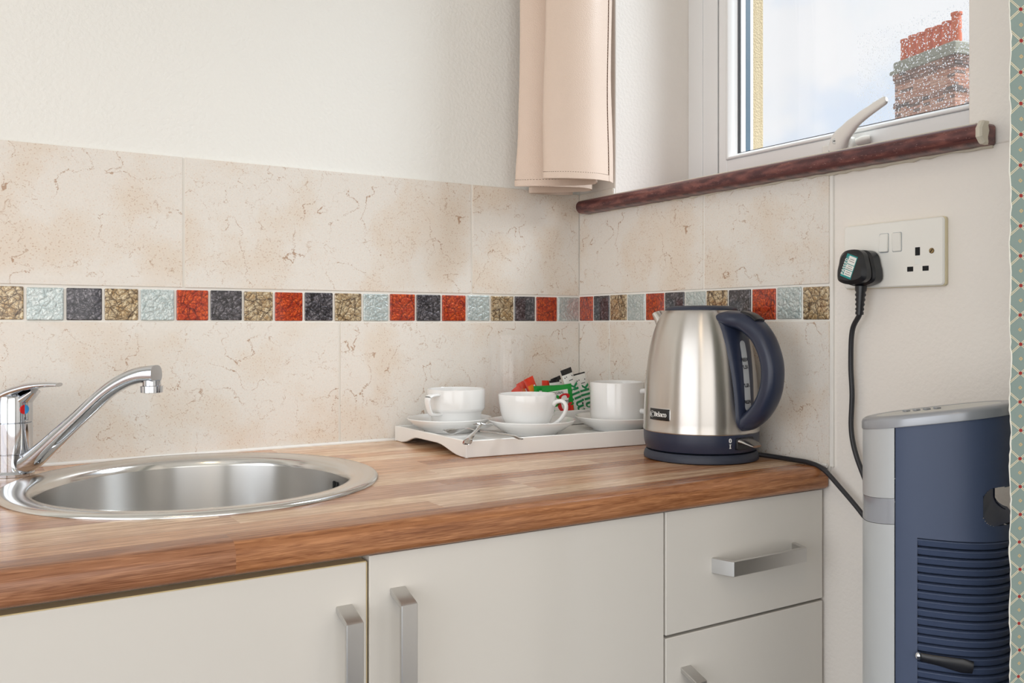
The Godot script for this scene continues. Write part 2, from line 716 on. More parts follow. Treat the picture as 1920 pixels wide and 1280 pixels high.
func sill_texture() -> ImageTexture:
	var w := 1024
	var h := 256
	var a := bytes(noise(61, 0.02, FastNoiseLite.TYPE_SIMPLEX_SMOOTH, 5, 20.0), w, h)
	var b := bytes(noise(62, 0.11, FastNoiseLite.TYPE_SIMPLEX, 3), w, h)
	var out := PackedByteArray()
	out.resize(w * h * 3)
	for i in w * h:
		var k := a[i] / 255.0
		var sc := clampf((b[i] / 255.0 - 0.84) / 0.05, 0.0, 1.0) * 0.6
		var c := Color8(74, 38, 42).lerp(Color8(126, 76, 70), clampf((k - 0.3) * 2.2, 0, 1)).lerp(Color8(216, 196, 180), sc)
		out[i * 3] = c.r8
		out[i * 3 + 1] = c.g8
		out[i * 3 + 2] = c.b8
	return tex(Image.create_from_data(w, h, false, Image.FORMAT_RGB8, out))


# ---------------------------------------------------------------- the scene
func _ready() -> void:
	rng.seed = 20240611
	# camera: 1.1 m up, looking level into the corner, lens shifted down a little
	var cam := Camera3D.new()
	cam.name = "camera"
	cam.position = Vector3(-1.0457, 1.105, 1.4155)
	cam.rotation.y = -0.56161
	cam.projection = Camera3D.PROJECTION_FRUSTUM
	cam.keep_aspect = Camera3D.KEEP_HEIGHT
	cam.near = 0.05
	cam.far = 200.0
	cam.size = 1280.0 / 1685.0 * 0.05
	cam.frustum_offset = Vector2(0, -32.0 / 1685.0 * 0.05)
	add_child(cam)
	cam.current = true
	# sky, exposure
	var env := Environment.new()
	var sky := Sky.new()
	var pano := PanoramaSkyMaterial.new()
	pano.panorama = sky_texture()
	sky.sky_material = pano
	env.background_mode = Environment.BG_SKY
	env.sky = sky
	env.background_energy_multiplier = 1.0
	env.tonemap_mode = Environment.TONE_MAPPER_LINEAR
	env.tonemap_exposure = 1.02
	env.sdfgi_enabled = true
	env.ssao_enabled = true
	env.ssil_enabled = true
	var we := WorldEnvironment.new()
	we.name = "world_environment"
	we.environment = env
	add_child(we)
	# hazy sun through the window on the right
	var sun := DirectionalLight3D.new()
	sun.name = "hazy_sun"
	add_child(sun)
	sun.look_at_from_position(Vector3.ZERO, Vector3(-0.5, -0.72, -0.42), Vector3.UP)
	sun.light_color = Color(0.93, 0.97, 1.0)
	sun.light_energy = 2.4
	sun.light_angular_distance = 42.0
	sun.shadow_enabled = true
	sun.sky_mode = DirectionalLight3D.SKY_MODE_LIGHT_ONLY
	# daylight through the large window behind the camera
	var day := AreaLight3D.new()
	day.name = "rear_window_daylight"
	day.area_size = Vector2(2.3, 1.9)
	day.position = Vector3(-1.6, 1.3, 3.27)
	day.area_normalize_energy = false
	day.light_energy = 0.47
	day.light_color = Color(1.0, 0.97, 0.93)
	day.area_range = 12.0
	day.shadow_enabled = true
	add_child(day)   # an area light shines along -z
	# daylight through the window in the left wall
	var day2 := AreaLight3D.new()
	day2.name = "side_window_daylight"
	day2.area_size = Vector2(2.2, 1.9)
	day2.position = Vector3(-2.97, 1.3, 1.75)
	day2.rotation.y = -PI / 2
	day2.area_normalize_energy = false
	day2.light_energy = 0.66
	day2.light_color = Color(0.985, 0.985, 0.985)
	day2.area_range = 12.0
	day2.shadow_enabled = true
	add_child(day2)

	materials()
	room()
	window()
	splashback()
	worktop()
	cabinets()
	sink_and_tap()
	socket_and_plug()
	tray_set()
	kettle()
	fan()
	curtains()
	outside()


func slab(b: MB, lo: Vector3, hi: Vector3, r := 0.0, seg := 2) -> void:
	b.box((lo + hi) * 0.5, hi - lo, r, seg)


func room() -> void:
	var b := mb()
	slab(b, Vector3(-3.0, -0.05, -0.2), Vector3(0.35, 0.0, 3.45))
	describe(part("floor", b, M.carpet, self), "grey carpeted floor of the room", "floor", "", "structure")
	b = mb()
	slab(b, Vector3(-3.0, 2.65, -0.2), Vector3(0.35, 2.75, 3.45))
	describe(part("ceiling", b, M.ceiling_white, self), "flat white painted ceiling", "ceiling", "", "structure")
	b = mb()
	slab(b, Vector3(-3.0, 0, -0.2), Vector3(0.004, 2.65, -0.006))
	describe(part("wall_back", b, M.plaster, self), "cream painted wall behind the sink with tiled splashback", "wall", "", "structure")
	b = mb()
	slab(b, Vector3(-3.15, 0, -0.2), Vector3(-3.0, 0.3, 3.45))
	slab(b, Vector3(-3.15, 2.3, -0.2), Vector3(-3.0, 2.65, 3.45))
	slab(b, Vector3(-3.15, 0.3, -0.2), Vector3(-3.0, 2.3, 0.6))
	slab(b, Vector3(-3.15, 0.3, 2.9), Vector3(-3.0, 2.3, 3.45))
	describe(part("wall_left", b, M.plaster, self), "cream wall with a window on the far left side of the room", "wall", "", "structure")
	# right wall with the window opening
	b = mb()
	slab(b, Vector3(0.004, 0, -0.2), Vector3(0.3, 1.318, 3.45))
	slab(b, Vector3(0.004, 2.42, -0.2), Vector3(0.3, 2.65, 3.45))
	slab(b, Vector3(0.004, 1.318, -0.2), Vector3(0.262, 2.42, 0.106), 0.003)
	slab(b, Vector3(0.004, 1.318, 0.787), Vector3(0.3, 2.42, 3.45), 0.003)
	describe(part("wall_right", b, M.plaster_pink, self), "cream painted wall with the small window and power socket", "wall", "", "structure")
	# wall behind the camera with a large window opening
	b = mb()
	slab(b, Vector3(-3.0, 0, 3.3), Vector3(0.004, 0.3, 3.45))
	slab(b, Vector3(-3.0, 2.3, 3.3), Vector3(0.004, 2.65, 3.45))
	slab(b, Vector3(-3.0, 0.3, 3.3), Vector3(-2.8, 2.3, 3.45))
	slab(b, Vector3(-0.4, 0.3, 3.3), Vector3(0.004, 2.3, 3.45))
	describe(part("wall_front", b, M.plaster, self), "cream wall behind the camera with a wide window", "wall", "", "structure")
	# ceiling lamp behind the camera
	var lamp := thing("ceiling_lamp", "round white flush ceiling lamp behind the camera", "lamp", Vector3(-1.5, 2.65, 1.9))
	b = mb()
	b.lathe([Vector2(0, 0), Vector2(0.17, 0), Vector2(0.17, -0.03), Vector2(0.16, -0.035)], 40, Vector3(-1.5, 2.65, 1.9))
	part("base", b, M.upvc, lamp)
	b = mb()
	b.lathe([Vector2(0.158, -0.03), Vector2(0.15, -0.055), Vector2(0.1, -0.075), Vector2(0, -0.08)], 40, Vector3(-1.5, 2.65, 1.9))
	part("lamp_shade", b, M.lamp_glow, lamp)
	var l := AreaLight3D.new()
	l.name = "lamp_light"
	l.area_size = Vector2(0.28, 0.28)
	l.position = Vector3(0, -0.09, 0)
	l.rotation.x = -PI / 2
	l.light_energy = 0.25
	l.light_color = Color(1.0, 0.87, 0.7)
	l.area_range = 10.0
	l.shadow_enabled = true
	lamp.add_child(l)


func window() -> void:
	var w := thing("window_1", "white plastic casement window looking out on sky and a chimney", "window", Vector3(0.2, 1.341, 0.45), "", "structure")
	var zl := 0.106
	var zr := 0.787
	var yb := 1.341
	var yt := 2.42
	var b := mb()
	# outer frame
	slab(b, Vector3(0.187, yb, zl), Vector3(0.255, yt, zl + 0.038), 0.0015)
	slab(b, Vector3(0.190, yb, zl + 0.0375), Vector3(0.255, yt, 0.182), 0.0015)
	slab(b, Vector3(0.187, yb, zr - 0.05), Vector3(0.255, yt, zr), 0.0015)
	slab(b, Vector3(0.188, yb, 0.182), Vector3(0.255, 1.362, zr - 0.05), 0.0015)
	slab(b, Vector3(0.187, yt - 0.06, 0.182), Vector3(0.255, yt, zr - 0.05), 0.0015)
	part("frame", b, M.upvc, w)
	b = mb()
	slab(b, Vector3(0.2, yb + 0.02, 0.1815), Vector3(0.21, yt - 0.06, 0.197))
	part("gasket", b, M.gasket, w)
	# opening sash
	var s0 := 0.1952
	var s1 := zr - 0.052
	var y0 := 1.352
	var y1 := yt - 0.062
	var f := 0.0214
	b = mb()
	slab(b, Vector3(0.18, y0, s0), Vector3(0.25, y1, s0 + f), 0.002)
	slab(b, Vector3(0.18, y0, s1 - f), Vector3(0.25, y1, s1), 0.002)
	slab(b, Vector3(0.18, y0, s0 + f), Vector3(0.25, 1.4095, s1 - f), 0.002)
	slab(b, Vector3(0.18, y1 - f, s0 + f), Vector3(0.25, y1, s1 - f), 0.002)
	var sash := part("sash", b, M.upvc, w)
	# glazing bead: rounded profile in (distance from the sash edge, x), run along the four sides with mitred ends
	var prof: Array = [[0.0, 0.1805], [0.0, 0.1775], [0.002, 0.1762], [0.0045, 0.1766], [0.005, 0.1782], [0.0075, 0.1815], [0.0092, 0.187], [0.0098, 0.1925], [0.0118, 0.1945], [0.0122, 0.2]]
	var bz0 := s0 + f
	var bz1 := s1 - f
	var by0 := 1.4095
	var by1 := y1 - f
	for side in 4:
		b = mb()
		b.grid(func(i, j):
			var d: float = prof[j][0]
			var x: float = prof[j][1]
			if side < 2:
				return Vector3(x, lerpf(by0 + d, by1 - d, i), bz0 + d if side == 0 else bz1 - d)
			return Vector3(x, by0 + d if side == 2 else by1 - d, lerpf(bz0 + d, bz1 - d, i)), 1, prof.size() - 1, Vector3(-1, 0, 0))
		part("glazing_bead", b, M.upvc, sash)
	# black rubber line at the foot of the bead, spacer between the two panes
	b = mb()
	slab(b, Vector3(0.1955, by0 + 0.012, bz0 + 0.012), Vector3(0.2, by1 - 0.012, bz0 + 0.0132))
	slab(b, Vector3(0.1955, by0 + 0.012, bz0 + 0.012), Vector3(0.2, by0 + 0.0132, bz1 - 0.012))
	part("rubber_seal", b, M.gasket, sash)
	b = mb()
	slab(b, Vector3(0.2012, by0 + 0.008, bz0 + 0.006), Vector3(0.213, by1, bz0 + 0.015))
	slab(b, Vector3(0.2012, by0 + 0.002, bz0 + 0.015), Vector3(0.213, by0 + 0.009, bz1))
	part("spacer_bar", b, M.spacer_bar, sash)
	b = mb()
	slab(b, Vector3(0.2135, by0 + 0.008, bz0 + 0.006), Vector3(0.225, by1, bz0 + 0.0155))
	part("edge_seal", b, M.seal_blue, sash)
	for x in [0.2008, 0.2265]:
		b = mb()
		b.flat_quad(Vector3(x, by0, bz0), Vector3(x, by1, bz0), Vector3(x, by1, bz1), Vector3(x, by0, bz1), Vector3(-1, 0, 0))
		part("pane", b, M.pane, sash)
	# rain on the outer face of the glass
	var drops := MultiMesh.new()
	drops.transform_format = MultiMesh.TRANSFORM_3D
	b = mb()
	b.grid(func(i, j):
		var a = TAU * i / 8.0
		var q = PI * 0.5 * j / 3.0
		return Vector3(0.55 * sin(q), cos(a) * cos(q), sin(a) * cos(q)), 8, 3, func(p): return p, true)
	drops.mesh = b.mesh()
	drops.instance_count = 2600
	for i in 2600:
		var r := rng.randf_range(0.0004, 0.001)
		var z := bz1 - 0.01 - pow(rng.randf(), 1.3) * 0.24
		var y := by0 + 0.012 + rng.randf() * 0.16
		drops.set_instance_transform(i, Transform3D(Basis.from_scale(Vector3(r, r * rng.randf_range(0.8, 1.5), r)), Vector3(0.2268, y, z) - w.position))
	var mi := MultiMeshInstance3D.new()
	mi.name = "raindrops"
	mi.multimesh = drops
	mi.material_override = M.drop
	mi.set_meta("kind", "stuff")
	w.add_child(mi)
	# cockspur handle
	var h := Node3D.new()
	h.name = "handle"
	w.add_child(h)
	h.position = Vector3(0.17, 1.385, 0.485) - w.position
	b = mb()
	b.box(Vector3(0.1755, 1.383, 0.474), Vector3(0.009, 0.03, 0.075), 0.003)
	b.box(Vector3(0.166, 1.386, 0.489), Vector3(0.02, 0.032, 0.03), 0.006, 3)
	part("base_plate", b, M.switch_white, h)
	b = mb()
	var arm := smooth_path([Vector3(0.153, 1.380, 0.478), Vector3(0.150, 1.396, 0.489), Vector3(0.146, 1.409, 0.507), Vector3(0.140, 1.421, 0.532), Vector3(0.137, 1.4305, 0.558), Vector3(0.1355, 1.4375, 0.578), Vector3(0.135, 1.439, 0.583)], 5)
	b.tube(arm, lerp_list([0.014, 0.0165, 0.0125, 0.0088, 0.0075, 0.0068, 0.0035], arm.size()), lerp_list([0.010, 0.009, 0.007, 0.0055, 0.005, 0.0045, 0.0025], arm.size()), 16, true, Vector3(-1, 0.1, 0), 2.4)
	part("lever", b, M.switch_white, h)
	b = mb()
	b.tube([Vector3(0.168, 1.392, 0.508), Vector3(0.17, 1.394, 0.52), Vector3(0.174, 1.395, 0.526)], [0.009, 0.011, 0.012], [0.006, 0.007, 0.006], 12)
	part("cockspur_nose", b, M.switch_white, h)
	var dir := Vector3(-1, 0.0, 0.28).normalized()
	var lk := frame_z(Vector3(0.1425, 1.3945, 0.4855), Vector3(0.28, 0, 1), Vector3.UP)
	b = mb(lk)
	b.prism(circle(0.0048, 24), -0.003, 0.0012, 0.0004)
	part("lock_barrel", b, M.handle_steel, h)
	b = mb(lk)
	b.box(Vector3(0, 0, 0.0013), Vector3(0.0052, 0.0014, 0.0006), 0.0002)
	part("key_slot", b, M.dark_gap, h)
	b = mb(frame_z(Vector3(0.17, 1.3865, 0.4562), Vector3(0, 0, 1), Vector3.UP))
	b.prism(circle(0.0046, 20), -0.002, 0.0014, 0.0006)
	part("screw_cap", b, M.gauge, h)
	# wooden sill with a round nosing
	var sill := thing("trim_1", "worn dark red wooden window sill with rounded front and chipped paint", "window sill", Vector3(0, 1.317, 0.45), "", "structure")
	var o := PackedVector2Array([Vector2(0.003, 1.341), Vector2(-0.018, 1.341)])
	for k in range(1, 10):
		var a := PI / 2 + PI * k / 10.0
		o.append(Vector2(-0.018 + cos(a) * 0.0125, 1.3288 + sin(a) * 0.0122))
	o.append_array([Vector2(-0.018, 1.3166), Vector2(0.003, 1.3166)])
	b = mb(Transform3D.IDENTITY, Vector2(0.1, 0.3))
	b.prism(o, 0.0276, 0.8225, 0.003, 0.7)
	part("nosing", b, M.sill_wood, sill)
	b = mb(Transform3D.IDENTITY, Vector2(0.4, 0.1))
	slab(b, Vector3(0.003, 1.3185, 0.107), Vector3(0.187, 1.341, 0.786))
	part("board", b, M.sill_wood, sill)
	b = mb()
	b.prism(PackedVector2Array([Vector2(-0.0265, 1.3425), Vector2(-0.0325, 1.334), Vector2(-0.0325, 1.323), Vector2(-0.025, 1.3155), Vector2(-0.015, 1.3152), Vector2(-0.0165, 1.323), Vector2(-0.0138, 1.331), Vector2(-0.0155, 1.337), Vector2(-0.013, 1.343)]), 0.8165, 0.8245, 0.002)
	part("painted_end", b, M.filler, sill, "dab of cream filler on the sawn end of the sill")
	b = mb()
	var pts: Array = []
	var rr: Array = []
	for k in 70:
		pts.append(Vector3(0.0015 + rng.randf_range(-0.003, 0.001), 1.3162 + rng.randf_range(-0.0012, 0.0008), 0.032 + k * 0.0114))
		rr.append(rng.randf_range(0.0012, 0.0034) * (0.55 if k < 22 else 1.0))
	b.tube(pts, rr, null, 7)
	part("caulk_bead", b, M.filler, sill, "ragged line of old filler under the sill")
	# thin pale paint line along the back edge
	b = mb()
	slab(b, Vector3(-0.019, 1.3408, 0.03), Vector3(-0.004, 1.3425, 0.81), 0.0006)
	part("paint_edge", b, M.filler, sill, "pale line of chipped paint on the top edge")


func circle(r: float, k := 24) -> PackedVector2Array:
	var o := PackedVector2Array()
	for i in k:
		o.append(Vector2(cos(TAU * i / k), sin(TAU * i / k)) * r)
	return o


func round_rect(w: float, h: float, r: float, k := 5) -> PackedVector2Array:
	var o := PackedVector2Array()
	for q in 4:
		var c := Vector2((w / 2 - r) * [1, -1, -1, 1][q], (h / 2 - r) * [1, 1, -1, -1][q])
		for i in k + 1:
			var a := PI / 2 * (q + float(i) / k)
			o.append(c + Vector2(cos(a), sin(a)) * r)
	return o


func splashback() -> void:
	var back: Node3D = get_node("wall_back")
	var right: Node3D = get_node("wall_right")
	var b := mb()
	slab(b, Vector3(-2.0, 0.88, -0.0065), Vector3(0.003, 1.357, -0.0022))
	part("grout_bed", b, M.grout, back)
	b = mb()
	slab(b, Vector3(0.0022, 0.88, -0.006), Vector3(0.0065, 1.357, 0.105))
	slab(b, Vector3(0.0022, 0.88, 0.105), Vector3(0.0065, 1.3165, 0.588))
	part("grout_bed", b, M.grout, right)
	var g := 0.0018
	# back wall: lower and upper rows
	for row in [[0.9065, 1.1085, [0.0, -0.4931, -0.9931, -1.4931]], [1.161, 1.358, [0.0, -0.2406, -0.7416, -1.2416, -1.7416]]]:
		var xs: Array = row[2]
		for k in xs.size() - 1:
			b = mb(Transform3D.IDENTITY, Vector2(rng.randf() * 5.0, rng.randf() * 5.0))
			slab(b, Vector3(xs[k + 1] + g, row[0], -0.008), Vector3(xs[k] - (g if k else 0.0004), row[1], rng.randf_range(-0.0003, 0.0)), 0.0009)
			part("tile", b, M["marble%d" % (k % 2)], back)
	for row in [[0.9065, 1.1095, [0.0, 0.0935, 0.588]], [1.1625, 1.358, [0.0, 0.340, 0.588]]]:
		var zs: Array = row[2]
		for k in zs.size() - 1:
			b = mb(Transform3D.IDENTITY, Vector2(rng.randf() * 5.0, rng.randf() * 5.0))
			var top: float = row[1]
			if row[0] > 1.1:
				top = 1.3168
			slab(b, Vector3(rng.randf_range(0.0, 0.0003), row[0], zs[k] + (g if k else 0.0004)), Vector3(0.008, top, zs[k + 1] - g), 0.0009)
			part("tile", b, M["marble%d" % ((k + 1) % 2)], right)
	b = mb(Transform3D.IDENTITY, Vector2(3.3, 1.7))
	slab(b, Vector3(0.0003, 1.318, 0.0004), Vector3(0.008, 1.358, 0.104), 0.0009)
	part("tile", b, M.marble0, right)
	# mosaic strip of foil glass
	var bx := [0.0, -0.0509, -0.1014, -0.1499, -0.2014, -0.2517, -0.3026, -0.3529, -0.4034, -0.4523, -0.5030, -0.5543, -0.6034, -0.6526, -0.7038, -0.7539, -0.8045, -0.8535, -0.9035, -0.9535, -1.0035, -1.0535, -1.1035]
	var kinds := "SRCGSRCRSGCRGCRSGCSGRC"
	var key := {"S": "silver", "R": "red", "C": "charcoal", "G": "gold"}
	for k in bx.size() - 1:
		b = mb(Transform3D.IDENTITY, Vector2(rng.randf() * 3.0, rng.randf() * 3.0))
		var dy := rng.randf_range(-0.0006, 0.0006)
		slab(b, Vector3(bx[k + 1] + 0.0018, 1.1112 + dy, -0.007), Vector3(bx[k] - (0.0018 if k else 0.001), 1.1572 + dy, 0.0002 + rng.randf_range(-0.0006, 0.0004)), 0.0016, 3)
		part("mosaic_tile", b, M["foil_" + key[kinds[k]]], back)
	var bz := [0.0, 0.0436, 0.0940, 0.1444, 0.1948, 0.2451, 0.2956, 0.3445, 0.3937, 0.4427, 0.4920, 0.5396, 0.588]
	kinds = "RCGSRCSGCRSG"
	for k in bz.size() - 1:
		b = mb(Transform3D.IDENTITY, Vector2(rng.randf() * 3.0, rng.randf() * 3.0))
		var dy := rng.randf_range(-0.0006, 0.0006)
		slab(b, Vector3(-0.0002 + rng.randf_range(-0.0003, 0.0005), 1.1125 + dy, bz[k] + (0.0018 if k else 0.001)), Vector3(0.0075, 1.1592 + dy, bz[k + 1] - 0.0018), 0.0016, 3)
		part("mosaic_tile", b, M["foil_" + key[kinds[k]]], right)
	# edge trim of the tiling on the right wall, and the silicone line above the worktop
	b = mb()
	slab(b, Vector3(-0.0002, 0.906, 0.5882), Vector3(0.0066, 1.3165, 0.5935), 0.0012)
	describe(part("trim_2", b, M.grout, self), "pale upright edging strip where the wall tiles end beside the kettle", "tile trim", "", "structure")
	b = mb()
	b.tube([Vector3(-1.8, WT + 0.0012, 0.0012), Vector3(-0.001, WT + 0.0012, 0.0012)], 0.0034, null, 8)
	b.tube([Vector3(-0.0012, WT + 0.0012, 0.0), Vector3(-0.0012, WT + 0.0012, 0.585)], 0.0032, null, 8)
	describe(part("trim_3", b, M.silicone, self), "white silicone bead along the joint of worktop and tiles", "sealant", "", "structure")


func worktop() -> void:
	var w := thing("worktop", "wood-strip laminate kitchen worktop with rounded front edge", "worktop", Vector3(-0.8, 0.875, 0.3))
	var yb := 0.875
	var hole := PackedVector2Array()
	for p in circle(0.207, 72):
		hole.append(p + Vector2(-0.775, 0.24))
	var flat := Transform3D(Basis(Vector3(1, 0, 0), Vector3(0, 0, 1), Vector3(0, 1, 0)), Vector3.ZERO)
	var along := Transform3D(Basis(Vector3(0, 0, 1), Vector3(0, 1, 0), Vector3(1, 0, 0)), Vector3.ZERO)
	var strip := 0.0391
	var last := -1
	for s in 15:
		var z0 := 0.001 + s * strip
		var z1 := z0 + strip if s < 14 else 0.587
		var x1 := -0.002
		while x1 > -1.7:
			var x0 := maxf(x1 - rng.randf_range(0.22, 0.62), -1.7)
			if s == 14:
				x0 = -0.822 if x1 > -0.5 else -1.7
			if x0 < -1.6:
				x0 = -1.7
			var tone: int = [0, 2, 4, 5, 0, 2, 4, 5, 1][rng.randi_range(0, 8)]
			if tone == last:
				tone = [2, 5, 4, 5, 0, 2][tone]
			if s == 14:
				tone = 1 if x1 > -0.5 else 3
			last = tone
			var uvo := Vector2(rng.randf() * 6.0, rng.randf() * 6.0)
			if s < 14:
				var rect := PackedVector2Array([Vector2(x0, z0), Vector2(x1, z0), Vector2(x1, z1), Vector2(x0, z1)])
				for poly in Geometry2D.clip_polygons(rect, hole):
					var b := mb(flat, uvo)
					b.prism(poly, yb, WT)
					part("stave", b, M["wood%d" % tone], w)
			else:
				var o := PackedVector2Array([Vector2(z0, yb), Vector2(z0, WT)])
				for k in 9:
					var a := PI / 2 * (1.0 - k / 8.0)
					o.append(Vector2(0.573 + cos(a) * 0.014, WT - 0.014 + sin(a) * 0.014))
				for k in 5:
					var a := -PI / 2 * k / 4.0
					o.append(Vector2(0.580 + cos(a) * 0.007, yb + 0.007 + sin(a) * 0.007))
				var b := mb(along, uvo)
				b.prism(o, x0, x1, 0.0, 0.7)
				part("stave", b, M["wood%d" % tone], w)
			x1 = x0


func bow_handle(b: MB, xf: Transform3D, length: float, width: float) -> void:
	# bent strap: outline in (along, out), pushed across the width
	b.xf = xf
	var h := length / 2
	b.prism(PackedVector2Array([Vector2(-h - 0.009, 0.0), Vector2(-h, 0.0265), Vector2(-h + 0.0015, 0.029), Vector2(h - 0.0015, 0.029), Vector2(h, 0.0265), Vector2(h + 0.009, 0.0),
		Vector2(h + 0.003, 0.0), Vector2(h - 0.005, 0.0235), Vector2(-h + 0.005, 0.0235), Vector2(-h - 0.003, 0.0)]), -width / 2, width / 2, 0.0009, 0.3)


func cabinets() -> void:
	var list := [
		["base_cabinet", "cream gloss base cabinet under the sink, its door with a thin yellow edge band", -1.29, -0.6905, 0.868],
		["base_cabinet", "cream gloss base cabinet in the middle with one wide plain door", -0.6875, -0.2975, 0.8735],
		["base_cabinet", "narrow cream base cabinet beside the wall with a drawer above its door", -0.2945, -0.0025, 0.8735],
	]
	for k in 3:
		var d: Array = list[k]
		var c := thing(d[0], d[1], "cabinet", Vector3((d[2] + d[3]) / 2, 0, 0.3), "base cabinets under the worktop")
		var b := mb()
		var lo: float = d[2] - 0.0015
		var hi: float = d[3] + 0.0015
		slab(b, Vector3(lo, 0.12, 0.05), Vector3(lo + 0.016, 0.73, 0.558))
		slab(b, Vector3(hi - 0.016, 0.12, 0.05), Vector3(hi, 0.73, 0.558))
		slab(b, Vector3(lo + 0.016, 0.12, 0.05), Vector3(hi - 0.016, 0.136, 0.558))
		slab(b, Vector3(lo, 0.73, 0.5), Vector3(lo + 0.016, 0.8745, 0.558))
		slab(b, Vector3(hi - 0.016, 0.73, 0.5), Vector3(hi, 0.8745, 0.558))
		slab(b, Vector3(lo + 0.016, 0.84, 0.54), Vector3(hi - 0.016, 0.8745, 0.558))
		part("body", b, M.carcass, c)
		b = mb()
		slab(b, Vector3(lo, 0.001, 0.5), Vector3(hi, 0.119, 0.515))
		part("plinth", b, M.plinth, c)
		if k < 2:
			b = mb()
			slab(b, Vector3(d[2], 0.14, 0.5595), Vector3(d[3], d[4], 0.578), 0.0012)
			var door := part("door", b, M.cabinet, c)
			if k == 0:
				b = mb()
				slab(b, Vector3(d[3] - 0.001, 0.1405, 0.56), Vector3(d[3] + 0.0009, d[4] - 0.0003, 0.5775), 0.0003)
				slab(b, Vector3(d[2], d[4] - 0.001, 0.56), Vector3(d[3], d[4] + 0.0008, 0.5775), 0.0003)
				part("edge_band", b, M.cabinet_edge, door)
			b = mb()
			var hx: float = [-0.714, -0.6565][k]
			var ht: float = [0.8195, 0.8285][k]
			bow_handle(b, Transform3D(Basis(Vector3(0, 1, 0), Vector3(0, 0, 1), Vector3(1, 0, 0)), Vector3(hx, ht - 0.096, 0.578)), 0.192, 0.0178)
			part("handle", b, M.handle_steel, door)
		else:
			b = mb()
			slab(b, Vector3(d[2], 0.7205, 0.5595), Vector3(d[3], d[4], 0.578), 0.0012)
			var drawer := part("drawer", b, M.cabinet, c)
			b = mb()
			bow_handle(b, Transform3D(Basis(Vector3(1, 0, 0), Vector3(0, 0, 1), Vector3(0, 1, 0)), Vector3(-0.1385, 0.7965, 0.578)), 0.139, 0.02)
			part("handle", b, M.handle_steel, drawer)
			b = mb()
			slab(b, Vector3(d[2], 0.14, 0.5595), Vector3(d[3], 0.717, 0.578), 0.0012)
			var door := part("door", b, M.cabinet, c)
			b = mb()
			bow_handle(b, Transform3D(Basis(Vector3(0, 1, 0), Vector3(0, 0, 1), Vector3(1, 0, 0)), Vector3(-0.2615, 0.668 - 0.08, 0.578)), 0.16, 0.0178)
			part("handle", b, M.handle_steel, door)


